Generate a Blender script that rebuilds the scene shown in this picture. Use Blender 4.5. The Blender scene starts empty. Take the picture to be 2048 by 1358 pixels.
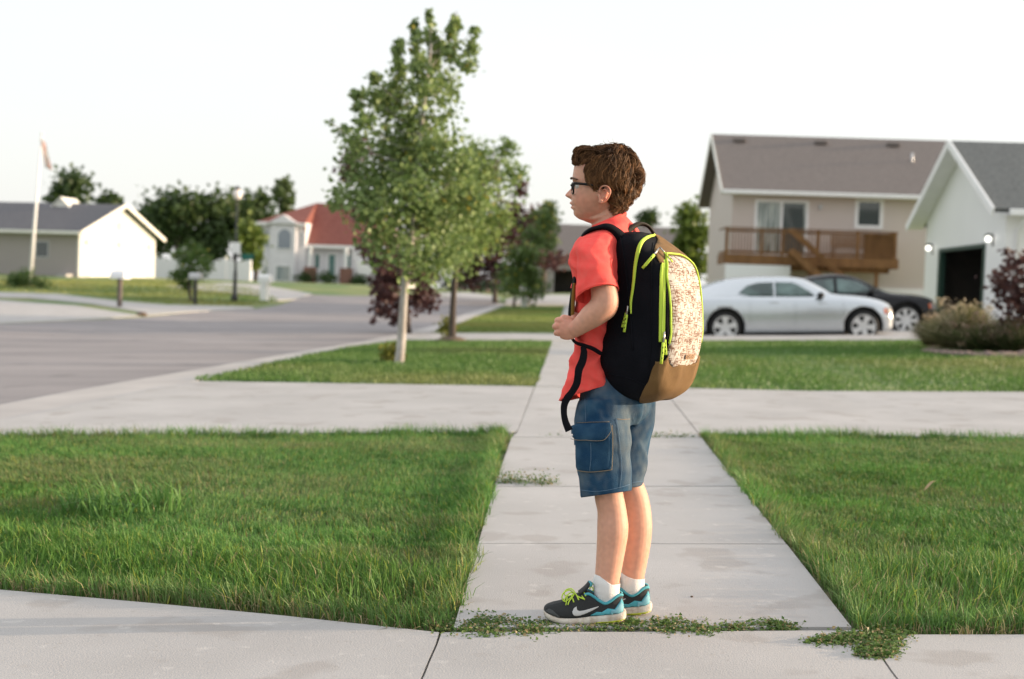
import bpy, bmesh, math, random
import numpy as np
from mathutils import Vector, Matrix, noise
from mathutils.bvhtree import BVHTree
random.seed(7); RNG = np.random.default_rng(7)
PI = math.pi; rad = math.radians
S = bpy.context.scene; COL = S.collection
# ------------------------------------------------------------- camera
CAMH = 0.966; FPX = 2560.0
pitch, roll = rad(2.2), rad(2.0)
fwd = Vector((0, math.cos(pitch), -math.sin(pitch)))
up0 = Vector((0, math.sin(pitch), math.cos(pitch))); rt0 = Vector((1, 0, 0))
CR = rt0*math.cos(roll) + up0*math.sin(roll)
CU = up0*math.cos(roll) - rt0*math.sin(roll)
CAMLOC = Vector((0, 0, CAMH))
cam_d = bpy.data.cameras.new('camera'); cam = bpy.data.objects.new('camera', cam_d); COL.objects.link(cam)
cam.matrix_world = Matrix(((CR.x, CU.x, -fwd.x, 0), (CR.y, CU.y, -fwd.y, 0), (CR.z, CU.z, -fwd.z, CAMH), (0, 0, 0, 1)))
cam_d.sensor_width = 36; cam_d.lens = FPX/2048*36
cam_d.clip_start = 0.1; cam_d.clip_end = 3000
cam_d.dof.use_dof = True; cam_d.dof.focus_distance = 3.74; cam_d.dof.aperture_fstop = 3.0
S.camera = cam
# ------------------------------------------------------------- world + sun
SUN_EL, SUN_AZ = rad(8.5), math.atan2(1.0, 0.10)   # azimuth measured from +Y towards +X
w = bpy.data.worlds.new("World"); S.world = w; w.use_nodes = True
nt = w.node_tree; nt.nodes.clear()
sky = nt.nodes.new('ShaderNodeTexSky'); sky.sky_type = 'NISHITA'; sky.sun_disc = False
sky.sun_elevation = SUN_EL; sky.sun_rotation = SUN_AZ; sky.dust_density = 3
b1 = nt.nodes.new('ShaderNodeBackground'); b1.inputs[1].default_value = 0.05
nt.links.new(sky.outputs[0], b1.inputs[0])
tc = nt.nodes.new('ShaderNodeTexCoord'); mp = nt.nodes.new('ShaderNodeMapping'); mp.inputs['Scale'].default_value = (1, 1, 3)
nz = nt.nodes.new('ShaderNodeTexNoise'); nz.inputs['Scale'].default_value = 1.6; nz.inputs['Detail'].default_value = 4
cr = nt.nodes.new('ShaderNodeValToRGB'); cr.color_ramp.elements[0].position = .3; cr.color_ramp.elements[1].position = .75
cr.color_ramp.elements[0].color = (.528, .533, .536, 1); cr.color_ramp.elements[1].color = (.580, .580, .577, 1)
b2 = nt.nodes.new('ShaderNodeBackground'); b2.inputs[1].default_value = 1.0
nt.links.new(tc.outputs['Generated'], mp.inputs[0]); nt.links.new(mp.outputs[0], nz.inputs[0])
nt.links.new(nz.outputs[0], cr.inputs[0]); nt.links.new(cr.outputs[0], b2.inputs[0])
# overcast sky: the zenith is brighter than the horizon
sx = nt.nodes.new('ShaderNodeSeparateXYZ'); mr = nt.nodes.new('ShaderNodeMapRange'); mr.interpolation_type = 'SMOOTHSTEP'
mr.inputs['From Min'].default_value = .32; mr.inputs['From Max'].default_value = .95; mr.inputs['To Min'].default_value = 1.0; mr.inputs['To Max'].default_value = 1.35
nt.links.new(tc.outputs['Generated'], sx.inputs[0]); nt.links.new(sx.outputs['Z'], mr.inputs['Value']); nt.links.new(mr.outputs[0], b2.inputs[1])
ad = nt.nodes.new('ShaderNodeAddShader'); wo = nt.nodes.new('ShaderNodeOutputWorld')
nt.links.new(b1.outputs[0], ad.inputs[0]); nt.links.new(b2.outputs[0], ad.inputs[1]); nt.links.new(ad.outputs[0], wo.inputs[0])
sl = bpy.data.lights.new('sun', 'SUN'); sl.energy = 5.0; sl.angle = rad(.6); sl.color = (1, .77, .54)
so = bpy.data.objects.new('sun', sl); COL.objects.link(so)
sd = Vector((math.sin(SUN_AZ)*math.cos(SUN_EL), math.cos(SUN_AZ)*math.cos(SUN_EL), math.sin(SUN_EL)))
so.rotation_euler = sd.to_track_quat('Z', 'Y').to_euler(); so.location = (20, 0, 20)
S.view_settings.view_transform = 'Standard'; S.view_settings.look = 'None'
S.view_settings.exposure = 0.62; S.view_settings.gamma = 1
S.render.engine = 'CYCLES'; S.cycles.use_denoising = True; S.cycles.max_bounces = 8
S.cycles.transparent_max_bounces = 12
try: S.cycles.denoiser = 'OPENIMAGEDENOISE'
except Exception: pass

# ------------------------------------------------------------- pixel helpers (2048x1358 photograph)
def ray(px, py): return fwd + CR*((px-1024)/FPX) + CU*((679-py)/FPX)
def U(px, py, D): return CAMLOC + ray(px, py)*D
def smooth(t): t = min(1, max(0, t)); return t*t*(3-2*t)
def ramp(Y):
    if Y < 35: return 0
    if Y < 53: return .33*((Y-35)/18)**1.3
    if Y < 80: return .33+.87*(Y-53)/27
    return 1.2+.08*min(1, (Y-80)/40)
def gz(x, y):
    xx = max(x, -9)
    c = .028*xx if xx < 0 else (.016*xx if xx < 4 else .064+.045*(min(xx, 11.5)-4))
    f = 1.0 - .36*smooth((x+12)/8)
    return c + ramp(y)*f
def G(px, py, D0=None):
    r = ray(px, py)
    lo, t = 2.0, 2.0
    while t < 400:
        p = CAMLOC + r*t
        if p.z < gz(p.x, p.y): break
        lo = t; t *= 1.01; t += .02
    hi = t
    for _ in range(30):
        m = (lo+hi)/2; p = CAMLOC + r*m
        if p.z < gz(p.x, p.y): hi = m
        else: lo = m
    return CAMLOC + r*hi
def proj(p):
    d = Vector(p)-CAMLOC; z = d.dot(fwd)
    return 1024+FPX*d.dot(CR)/z, 679-FPX*d.dot(CU)/z, z

# ------------------------------------------------------------- object helpers
def tagp(o, label=None, cat=None, group=None, kind=None):
    if label: o['label'] = label
    if cat: o['category'] = cat
    if group: o['group'] = group
    if kind: o['kind'] = kind
    return o
def empty(name, loc=(0, 0, 0), rz=0, label=None, cat=None, group=None):
    o = bpy.data.objects.new(name, None); COL.objects.link(o); o.location = loc; o.rotation_euler = (0, 0, rz)
    o.empty_display_size = .1
    return tagp(o, label, cat, group)
def link(name, me, mats, parent=None, smooth_=False):
    o = bpy.data.objects.new(name, me); COL.objects.link(o)
    if parent is not None: o.parent = parent
    if mats is not None:
        for m in (mats if isinstance(mats, (list, tuple)) else [mats]): me.materials.append(m)
    if smooth_:
        me.polygons.foreach_set('use_smooth', [True]*len(me.polygons))
    return o
def fin(name, bm, mats, parent=None, smooth_=False, recalc=True):
    if recalc: bmesh.ops.recalc_face_normals(bm, faces=bm.faces)
    me = bpy.data.meshes.new(name); bm.to_mesh(me); bm.free()
    return link(name, me, mats, parent, smooth_)
def np_mesh(name, V, F, mats, parent=None, col=None, smooth_=False):
    V = np.asarray(V, np.float32); F = np.asarray(F, np.int32); k = F.shape[1]
    me = bpy.data.meshes.new(name)
    me.vertices.add(len(V)); me.vertices.foreach_set('co', V.ravel())
    me.loops.add(F.size); me.loops.foreach_set('vertex_index', F.ravel())
    me.polygons.add(len(F)); me.polygons.foreach_set('loop_start', np.arange(len(F), dtype=np.int32)*k)
    me.polygons.foreach_set('loop_total', np.full(len(F), k, np.int32))
    if col is not None:
        a = me.attributes.new('tint', 'FLOAT_COLOR', 'POINT')
        c = np.ones((len(V), 4), np.float32); c[:, :3] = col
        a.data.foreach_set('color', c.ravel())
    me.update(calc_edges=True)
    return link(name, me, mats, parent, smooth_)
def box(bm, x0, x1, y0, y1, z0, z1, M=None, bev=0):
    vs = [bm.verts.new((x, y, z)) for z in (z0, z1) for y in (y0, y1) for x in (x0, x1)]
    fs = [bm.faces.new([vs[i] for i in f]) for f in ((0, 2, 3, 1), (4, 5, 7, 6), (0, 1, 5, 4), (2, 6, 7, 3), (0, 4, 6, 2), (1, 3, 7, 5))]
    if bev:
        es = list({e for f in fs for e in f.edges})
        r = bmesh.ops.bevel(bm, geom=es, offset=bev, segments=2, affect='EDGES', profile=.5)
        vs = list({v for f in r['faces'] for v in f.verts} | {v for v in vs if v.is_valid})
    if M is not None: bmesh.ops.transform(bm, matrix=M, verts=[v for v in vs if v.is_valid])
def beam(bm, a, b, w, h, up=Vector((0, 0, 1))):
    a, b = Vector(a), Vector(b); d = (b-a); L = d.length; d.normalize()
    s = d.cross(up)
    if s.length < 1e-4: s = d.cross(Vector((0, 1, 0)))
    s.normalize(); u = s.cross(d)
    vs = []
    for p in (a, b):
        for (i, j) in ((-1, -1), (1, -1), (1, 1), (-1, 1)):
            vs.append(bm.verts.new(p + s*(i*w/2) + u*(j*h/2)))
    for f in ((0, 1, 2, 3), (7, 6, 5, 4), (0, 4, 5, 1), (1, 5, 6, 2), (2, 6, 7, 3), (3, 7, 4, 0)):
        bm.faces.new([vs[i] for i in f])
def tube(bm, pts, radii, n=10, flat=None, cap=True):
    """swept tube; radii: float or list of r or (ra, rb). flat: vector kept as the 'b' axis direction hint"""
    pts = [Vector(p) for p in pts]; N = len(pts)
    if not isinstance(radii, list): radii = [radii]*N
    rings = []; prev = None
    for i, p in enumerate(pts):
        t = (pts[min(i+1, N-1)] - pts[max(i-1, 0)]).normalized()
        if flat is not None:
            b = Vector(flat); b = (b - t*b.dot(t)).normalized(); a = b.cross(t)
        else:
            if prev is None:
                h = Vector((0, 0, 1)) if abs(t.z) < .9 else Vector((0, 1, 0))
                a = t.cross(h).normalized()
            else: a = (prev - t*prev.dot(t)).normalized()
            b = t.cross(a)
        prev = a
        r = radii[i]; ra, rb = (r if isinstance(r, (list, tuple)) else (r, r))
        rings.append([bm.verts.new(p + a*(ra*math.cos(2*PI*k/n)) + b*(rb*math.sin(2*PI*k/n))) for k in range(n)])
    for r0, r1 in zip(rings, rings[1:]):
        for k in range(n): bm.faces.new((r0[k], r0[(k+1) % n], r1[(k+1) % n], r1[k]))
    if cap:
        bm.faces.new(rings[0][::-1]); bm.faces.new(rings[-1])
    return rings
def cat(pts, n=6):
    """catmull-rom densify (works on tuples of any length)"""
    P = [np.array(p, float) for p in pts]; out = []
    for i in range(len(P)-1):
        p0, p1, p2, p3 = P[max(i-1, 0)], P[i], P[i+1], P[min(i+2, len(P)-1)]
        for k in range(n):
            t = k/n
            out.append(.5*((2*p1)+(-p0+p2)*t+(2*p0-5*p1+4*p2-p3)*t*t+(-p0+3*p1-3*p2+p3)*t**3))
    out.append(P[-1]); return out
def lerp_tab(tab, x):
    xs = [t[0] for t in tab]
    return [float(np.interp(x, xs, [t[i] for t in tab])) for i in range(1, len(tab[0]))]

# ------------------------------------------------------------- materials
def mat(name, col, rough=.7, col2=None, scale=8, detail=4, bump=0, bscale=None, metal=0, spec=.5, sss=0, trans=0,
        attr=False, lo=.35, hi=.65, coat=0, emis=None, est=0, sheen=0, alpha=1, vec='Object', distort=0, vscale=None):
    m = bpy.data.materials.new(name); m.use_nodes = True; n = m.node_tree; P = n.nodes['Principled BSDF']; L = n.links
    P.inputs['Base Color'].default_value = (*col, 1); P.inputs['Roughness'].default_value = rough
    P.inputs['Metallic'].default_value = metal; P.inputs['Specular IOR Level'].default_value = spec
    P.inputs['Coat Weight'].default_value = coat; P.inputs['Coat Roughness'].default_value = .05
    P.inputs['Transmission Weight'].default_value = trans
    if sss:
        P.inputs['Subsurface Weight'].default_value = sss; P.inputs['Subsurface Radius'].default_value = (1, .35, .2)
        P.inputs['Subsurface Scale'].default_value = .012
    if sheen: P.inputs['Sheen Weight'].default_value = sheen
    if alpha < 1: P.inputs['Alpha'].default_value = alpha
    if emis: P.inputs['Emission Color'].default_value = (*emis, 1); P.inputs['Emission Strength'].default_value = est
    T = n.nodes.new('ShaderNodeTexCoord'); vout = T.outputs[vec]
    if vscale:
        mpn = n.nodes.new('ShaderNodeMapping'); mpn.inputs['Scale'].default_value = vscale
        L.new(vout, mpn.inputs[0]); vout = mpn.outputs[0]
    src = None
    if attr:
        A = n.nodes.new('ShaderNodeAttribute'); A.attribute_name = 'tint'; src = A.outputs['Color']
        L.new(src, P.inputs['Base Color'])
    if col2:
        N = n.nodes.new('ShaderNodeTexNoise'); N.inputs['Scale'].default_value = scale; N.inputs['Detail'].default_value = detail
        N.inputs['Distortion'].default_value = distort
        L.new(vout, N.inputs['Vector'])
        R = n.nodes.new('ShaderNodeValToRGB'); R.color_ramp.elements[0].position = lo; R.color_ramp.elements[1].position = hi
        R.color_ramp.elements[0].color = (*col, 1); R.color_ramp.elements[1].color = (*col2, 1)
        L.new(N.outputs[0], R.inputs[0]); L.new(R.outputs[0], P.inputs['Base Color'])
    if bump:
        N2 = n.nodes.new('ShaderNodeTexNoise'); N2.inputs['Scale'].default_value = bscale or scale*4; N2.inputs['Detail'].default_value = 5
        L.new(vout, N2.inputs['Vector'])
        B = n.nodes.new('ShaderNodeBump'); B.inputs['Strength'].default_value = bump; B.inputs['Distance'].default_value = .01
        L.new(N2.outputs[0], B.inputs['Height']); L.new(B.outputs[0], P.inputs['Normal'])
    m['_p'] = 1
    return m
def leafmat(name, tl=.35, rough=.5, spec=.35):
    """leaf / grass blade: tint attribute, a share of light passes through"""
    m = bpy.data.materials.new(name); m.use_nodes = True; n = m.node_tree; P = n.nodes['Principled BSDF']; L = n.links
    A = n.nodes.new('ShaderNodeAttribute'); A.attribute_name = 'tint'
    L.new(A.outputs['Color'], P.inputs['Base Color']); P.inputs['Roughness'].default_value = rough
    P.inputs['Specular IOR Level'].default_value = spec
    t = n.nodes.new('ShaderNodeBsdfTranslucent'); L.new(A.outputs['Color'], t.inputs[0])
    mx = n.nodes.new('ShaderNodeMixShader'); mx.inputs[0].default_value = tl
    L.new(P.outputs[0], mx.inputs[1]); L.new(t.outputs[0], mx.inputs[2]); L.new(mx.outputs[0], n.nodes['Material Output'].inputs[0])
    return m
def siding(name, col, period=.11, depth=.02, rough=.6, axis='Z', col2=None):
    """horizontal lap siding: saw-tooth bump and thin joint lines"""
    m = mat(name, col, rough, col2=col2 or tuple(c*.97 for c in col), scale=.6)
    n = m.node_tree; L = n.links; P = n.nodes['Principled BSDF']
    T = n.nodes.new('ShaderNodeTexCoord'); W = n.nodes.new('ShaderNodeTexWave'); W.wave_type = 'BANDS'; W.bands_direction = axis
    W.wave_profile = 'SAW'; W.inputs['Scale'].default_value = 2*PI/20/period ; L.new(T.outputs['Object'], W.inputs[0])
    B = n.nodes.new('ShaderNodeBump'); B.inputs['Strength'].default_value = 1; B.inputs['Distance'].default_value = depth
    L.new(W.outputs['Fac'], B.inputs['Height']); L.new(B.outputs[0], P.inputs['Normal'])
    return m
M = {}
M['concrete'] = mat('concrete', (.355, .342, .335), .85, col2=(.440, .425, .417), scale=1.3, detail=10, lo=.3, hi=.7, bump=.22, bscale=200)
def add_speck(m, c, sc, th, amt=.6):
    n = m.node_tree; L = n.links; P = n.nodes['Principled BSDF']
    src = P.inputs['Base Color'].links[0].from_socket
    N = n.nodes.new('ShaderNodeTexNoise'); N.inputs['Scale'].default_value = sc; N.inputs['Detail'].default_value = 3
    T = n.nodes.new('ShaderNodeTexCoord'); L.new(T.outputs['Object'], N.inputs[0])
    R = n.nodes.new('ShaderNodeValToRGB'); R.color_ramp.elements[0].position = th; R.color_ramp.elements[1].position = th+.06
    R.color_ramp.elements[0].color = (0, 0, 0, 1); R.color_ramp.elements[1].color = (amt,)*3+(1,)
    L.new(N.outputs[0], R.inputs[0])
    X = n.nodes.new('ShaderNodeMix'); X.data_type = 'RGBA'; L.new(R.outputs[0], X.inputs[0]); L.new(src, X.inputs[6]); X.inputs[7].default_value = (*c, 1)
    L.new(X.outputs[2], P.inputs['Base Color'])
M['asphalt'] = mat('asphalt', (.192, .178, .184), .9, col2=(.278, .255, .256), scale=.8, detail=10, bump=.3, bscale=60, vscale=(.3, 1, 1), lo=.36, hi=.64)
add_speck(M['asphalt'], (.13, .12, .125), 1.1, .62, .5)
add_speck(M['asphalt'], (.33, .29, .28), 30, .60, .4)
add_speck(M['concrete'], (.30, .27, .24), 55, .66, .5)
add_speck(M['concrete'], (.27, .24, .22), 3.2, .58, .40)
add_speck(M['concrete'], (.50, .48, .46), 16, .64, .5)
add_speck(M['concrete'], (.16, .13, .11), 130, .70, .6)
M['kerb'] = mat('kerb_concrete', (.36, .338, .33), .85, col2=(.44, .415, .40), scale=1.1, detail=6)
M['soil'] = mat('lawn_soil', (.050, .075, .022), .95, col2=(.105, .095, .045), scale=9, detail=6, bump=.4, bscale=60)
M['lawnfar'] = mat('mown_lawn', (.085, .155, .040), .95, col2=(.24, .235, .085), scale=.35, detail=8, lo=.38, hi=.72, bump=.6, bscale=9)
M['dirt'] = mat('dirt', (.09, .06, .045), .95, col2=(.15, .11, .08), scale=20)
M['white'] = mat('white_paint', (.86, .86, .86), .5, col2=(.82, .82, .82), scale=3)
M['blade'] = leafmat('grass_blade', .3)
M['leaf'] = leafmat('leaf', .35)

# ------------------------------------------------------------- ground
XL = [x for x in np.arange(-60, 60.1, 3.0)]; YL = list(np.arange(-3, 20, 2.0)) + list(np.arange(21, 140, 2.0))
def drape(name, poly, off, th, m, kind='structure', far=1.0, parent=None, mats=None):
    """poly: list of world xy (Vector). sheet cut on a grid and laid on the terrain, with side walls"""
    bm = bmesh.new()
    bm.faces.new([bm.verts.new((p[0], p[1], 0)) for p in poly])
    xs = [p[0] for p in poly]; ys = [p[1] for p in poly]
    for x in XL:
        if min(xs) < x < max(xs): bmesh.ops.bisect_plane(bm, geom=bm.verts[:]+bm.edges[:]+bm.faces[:], plane_co=(x, 0, 0), plane_no=(1, 0, 0))
    for y in YL:
        if min(ys) < y < max(ys): bmesh.ops.bisect_plane(bm, geom=bm.verts[:]+bm.edges[:]+bm.faces[:], plane_co=(0, y, 0), plane_no=(0, 1, 0))
    for v in bm.verts: v.co.z = gz(v.co.x, v.co.y) + off + (0.004*max(0, v.co.y-30)/10*off/.01)
    be = [e for e in bm.edges if e.is_boundary]
    r = bmesh.ops.extrude_edge_only(bm, edges=be)
    for v in r['geom']:
        if isinstance(v, bmesh.types.BMVert): v.co.z -= th
    if bm.faces:
        bm.faces.ensure_lookup_table()
    o = fin(name, bm, m, parent)
    if kind: o['kind'] = kind
    return o
def pxpoly(pts): return [G(*p) for p in pts]
def inset(poly, d):
    """move polygon edges inward by d (convex-ish polygons)"""
    n = len(poly); out = []
    A = sum(poly[i][0]*poly[(i+1) % n][1]-poly[(i+1) % n][0]*poly[i][1] for i in range(n))
    s = 1 if A > 0 else -1
    for i in range(n):
        p0, p1, p2 = [Vector((poly[j % n][0], poly[j % n][1])) for j in (i-1, i, i+1)]
        d1 = (p1-p0).normalized(); d2 = (p2-p1).normalized()
        n1 = Vector((-d1.y, d1.x))*s; n2 = Vector((-d2.y, d2.x))*s
        b = (n1+n2)
        k = d/max(.3, b.length*b.length/2) if b.length > 1e-3 else d
        out.append(p1 + b*k)
    return out
# terrain sheet
def terrain():
    xs = [-600, -300, -150, -90] + XL + [90, 150, 300, 600]; ys = [-60, -20] + YL + [150, 180, 230, 300, 450, 700, 1200]
    V = [(x, y, gz(x, min(y, 125))-.0) for y in ys for x in xs]; nx = len(xs)
    F = [(j*nx+i, j*nx+i+1, (j+1)*nx+i+1, (j+1)*nx+i) for j in range(len(ys)-1) for i in range(nx-1)]
    o = np_mesh('ground', V, F, [M['soil'], M['lawnfar']]); o['kind'] = 'structure'
    for p in o.data.polygons:
        if p.center.y > 10.9: p.material_index = 1
    return o
terrain()

ROADN = [(-420, 905), (-200, 853), (0, 812), (140, 785), (280, 760), (450, 731), (600, 705), (720, 685), (800, 669), (860, 654), (930, 629), (1000, 607)]
ROADF = [(985, 599), (930, 594), (800, 592), (700, 592), (626, 590), (590, 600), (556, 611), (508, 618), (373, 626), (285, 635), (169, 641), (0, 648), (-300, 656)]
drape('road', pxpoly(ROADN+ROADF), .006, .05, M['asphalt'])
KERB = [(1012, 610), (950, 633), (884, 658), (866, 667), (800, 681), (700, 695), (550, 727), (392, 764), (330, 776), (0, 846), (-420, 945)]
drape('kerb', pxpoly(ROADN+KERB), .012, .05, M['kerb'])
# driveways and sidewalks
def slab(name, px, off=.020, gap=.0022, m='concrete'):
    return drape(name, inset(pxpoly(px), gap), off, .06, M[m])
slab('driveway', [(-420, 944), (0, 846), (330, 776), (392, 766), (1069, 777), (1035, 868), (1023, 870), (700, 871), (0, 876), (-420, 960)])
slab('driveway', [(1324, 779), (2300, 788), (2300, 888), (2048, 881), (1397, 872)])
slab('sidewalk', [(1070, 777), (1323, 779), (1396, 872), (1402, 880), (1023, 880), (1034, 870)])
slab('sidewalk', [(1022, 881), (1403, 881), (1480, 980), (988, 981)])
slab('sidewalk', [(988, 982), (1481, 981), (1573, 1098), (955, 1097.6)])
slab('sidewalk', [(955, 1098), (1574, 1098.6), (1704, 1268), (905, 1270)])
slab('sidewalk', [(1105, 683), (1250, 683), (1322, 778), (1071, 776)])
slab('sidewalk', [(1130, 612), (1196, 612), (1240, 668), (1110, 668)])
slab('driveway', [(868, 668), (1108, 669), (1240, 669), (1400, 660), (1700, 655), (2150, 652), (2200, 683), (1850, 681), (1400, 682), (1105, 682), (862, 682), (802, 682)])
slab('driveway', [(1012, 600), (1070, 591), (1200, 591), (1230, 611), (1128, 611), (1010, 611)])
CR1 = [(880, 1277), (872, 1303), (858, 1335), (846, 1365), (820, 1420)]
CR2 = [(1728, 1281), (1735, 1290), (1757, 1318), (1782, 1356), (1830, 1420)]
slab('sidewalk_apron', [(-500, 1150), (-200, 1173), (0, 1190), (300, 1217), (560, 1242)]+CR1+[(-500, 1420)], .018, .003)
slab('sidewalk_apron', [(881, 1277), (1240, 1276), (1727, 1272)]+CR2+CR1[::-1][:-1], .018, .003)
slab('sidewalk_apron', [(1729, 1281), (2048, 1281), (2500, 1283), (2500, 1420)]+CR2[::-1][:-1], .018, .003)
# far side of the street: aprons and walks
slab('driveway', [(-300, 594), (0, 601), (150, 612), (285, 632), (169, 640), (0, 647), (-300, 655)], .014)
slab('sidewalk', [(-200, 583), (0, 586), (120, 590), (232, 603), (330, 611), (420, 613), (508, 615), (505, 618), (373, 625), (290, 632), (278, 624), (180, 608), (60, 597), (-200, 592)], .018, 0)
slab('driveway', [(455, 567), (520, 570), (571, 579), (626, 589), (590, 599), (556, 602), (520, 592), (440, 584), (380, 580), (330, 572)], .012, 0)
slab('driveway', [(865, 588), (925, 586), (985, 592), (1003, 600), (960, 597), (880, 592)], .012, 0)
LAWN2 = [(385, 762), (470, 745), (550, 727), (700, 696), (800, 683), (862, 684), (1104, 685), (1070, 775)]
LAWN3 = [(1252, 685), (1400, 684), (1850, 683), (2150, 684), (2350, 786), (1324, 777)]
LAWN4 = [(866, 666), (884, 660), (950, 636), (1000, 617), (1126, 615), (1112, 666)]
LAWN1 = [(-500, 1140), (-200, 1167), (0, 1184), (300, 1211), (560, 1237), (870, 1270), (905, 1268), (955, 1097), (988, 981), (1020, 870), (700, 873), (0, 878), (-420, 962), (-500, 990)]
LAWNR = [(1399, 874), (2048, 883), (2400, 890), (2600, 1278), (2048, 1276), (1715, 1268), (1574, 1099), (1481, 981)]
LAWN5 = [(-300, 570), (0, 560), (300, 560), (500, 575), (556, 600), (505, 612), (420, 611), (330, 608), (232, 598), (120, 586), (0, 582), (-300, 580)]

# ------------------------------------------------------------- grass
def vnoise(x, y, sc, seed=0):
    """cheap tiling-free value noise in numpy, 0..1"""
    x = x*sc+seed*17.3; y = y*sc+seed*5.1
    xi = np.floor(x); yi = np.floor(y); fx = x-xi; fy = y-yi
    fx = fx*fx*(3-2*fx); fy = fy*fy*(3-2*fy)
    def h(a, b):
        v = np.sin(a*127.1+b*311.7+seed*3.7)*43758.5453; return v-np.floor(v)
    return (h(xi, yi)*(1-fx)+h(xi+1, yi)*fx)*(1-fy)+(h(xi, yi+1)*(1-fx)+h(xi+1, yi+1)*fx)*fy
def inpoly(X, Y, poly):
    r = np.zeros(len(X), bool); n = len(poly)
    for i in range(n):
        x0, y0 = poly[i][0], poly[i][1]; x1, y1 = poly[(i+1) % n][0], poly[(i+1) % n][1]
        c = ((y0 > Y) != (y1 > Y)); 
        with np.errstate(divide='ignore', invalid='ignore'):
            r ^= c & (X < (x1-x0)*(Y-y0)/(y1-y0+1e-12)+x0)
    return r
def edgedist(X, Y, poly):
    d = np.full(len(X), 1e9); n = len(poly)
    for i in range(n):
        a = np.array([poly[i][0], poly[i][1]]); b = np.array([poly[(i+1) % n][0], poly[(i+1) % n][1]]); ab = b-a
        t = np.clip(((X-a[0])*ab[0]+(Y-a[1])*ab[1])/(ab@ab+1e-9), 0, 1)
        d = np.minimum(d, np.hypot(X-a[0]-t*ab[0], Y-a[1]-t*ab[1]))
    return d
GZ = np.vectorize(gz)
def blades(name, label, poly, dens, L0, W0, kind='stuff', lean=.5, seed=1, near=True, colf=None, z0=.0, edge_tall=0):
    xs = [p[0] for p in poly]; ys = [p[1] for p in poly]
    A = (max(xs)-min(xs))*(max(ys)-min(ys)); n = int(A*dens)
    X = RNG.uniform(min(xs), max(xs), n); Y = RNG.uniform(min(ys), max(ys), n)
    k = inpoly(X, Y, poly); X, Y = X[k], Y[k]
    # only what the camera could plausibly see
    PX = 1024+FPX*X/np.maximum(Y, .1); k = (PX > -420) & (PX < 2450) & (Y > 2.6); X, Y = X[k], Y[k]
    # clumping: thin out randomly by noise
    den = .55+.6*vnoise(X, Y, 9, seed); k = RNG.random(len(X)) < den; X, Y = X[k], Y[k]
    n = len(X)
    jx = (vnoise(X, Y, 7, 91)-.5)*.07+(vnoise(X, Y, 23, 92)-.5)*.04; jy = (vnoise(X, Y, 7, 93)-.5)*.07+(vnoise(X, Y, 23, 94)-.5)*.04
    X = X+jx; Y = Y+jy
    Z = GZ(X, Y)+z0
    ed = edgedist(X, Y, poly)
    big = vnoise(X, Y, .9, seed+1); med = vnoise(X, Y, 3.1, seed+2); fine = RNG.random(n)
    L = L0*(.55+.5*med+.45*fine)
    if edge_tall: L *= 1+edge_tall*np.exp(-(ed/.12)**2)*(.4+.8*fine)
    W = W0*(.7+.6*RNG.random(n))
    az = RNG.uniform(0, 2*PI, n); flow = 2*PI*vnoise(X, Y, .8, seed+5)
    ln = lean*(RNG.random(n)**.8)
    dx = np.cos(az)*ln+.25*np.cos(flow)*lean; dy = np.sin(az)*ln+.25*np.sin(flow)*lean
    fa = RNG.uniform(0, PI, n); wx, wy = np.cos(fa), np.sin(fa)
    V = np.zeros((n, 6, 3), np.float32)
    for j, (h, k_, wd) in enumerate(((0, 0, .9), (.55, .35, .8), (1.0, 1.0, .12))):
        cx = X+dx*L*k_; cy = Y+dy*L*k_; cz = Z+L*h*np.sqrt(np.maximum(.2, 1-(ln*k_)**2*.8))-(.004 if j == 0 else 0)
        for s_, q in ((-1, 0), (1, 1)):
            V[:, 2*j+q, 0] = cx+s_*wx*W*wd/2; V[:, 2*j+q, 1] = cy+s_*wy*W*wd/2; V[:, 2*j+q, 2] = cz
    base = (np.arange(n)*6)[:, None]
    F = np.concatenate([base+np.array([[0, 1, 3, 2]]), base+np.array([[2, 3, 5, 4]])])
    C = colf(X, Y, n, big, med, fine, ed)
    o = np_mesh(name, V.reshape(-1, 3), F, M['blade'], col=np.repeat(C, 6, axis=0))
    tagp(o, label, 'grass', None, kind)
    return o
def mixc(a, b, t): t = np.clip(t, 0, 1)[:, None]; return np.array(a)*(1-t)+np.array(b)*t
def lawncol(X, Y, n, big, med, fine, ed):
    C = mixc((.060, .163, .032), (.118, .250, .056), med*.6+fine*.5)
    C *= (.62+.75*vnoise(X, Y, 11, 41)*.6+.45*vnoise(X, Y, 2.2, 42))[:, None]
    pale = np.clip((vnoise(X, Y*2.2, 1.3, 21)-.42)*2.4, 0, 1)*.8*(.35+.9*vnoise(X, Y, 8, 22))
    C = C*(1-pale[:, None])+np.array((.165, .245, .085))*pale[:, None]
    dead = RNG.random(n) < (.04+.16*pale); C[dead] = np.array((.34, .29, .14))*(.7+.5*RNG.random((dead.sum(), 1)))
    yel = RNG.random(n) < .05; C[yel] = np.array((.30, .33, .05))
    C *= (.75+.5*RNG.random((n, 1)))
    return C.astype(np.float32)
P1 = pxpoly(LAWN1); PR = pxpoly(LAWNR)
blades('grass', 'long green lawn left of the boy with a shaggy edge along the sidewalk', P1, 15000, .036, .0036, seed=1, colf=lawncol, edge_tall=1.1, lean=.85)
blades('grass', 'long green lawn right of the boy with a shaggy edge along the sidewalk', PR, 15000, .036, .0036, seed=2, colf=lawncol, edge_tall=1.1, lean=.85)
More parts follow.
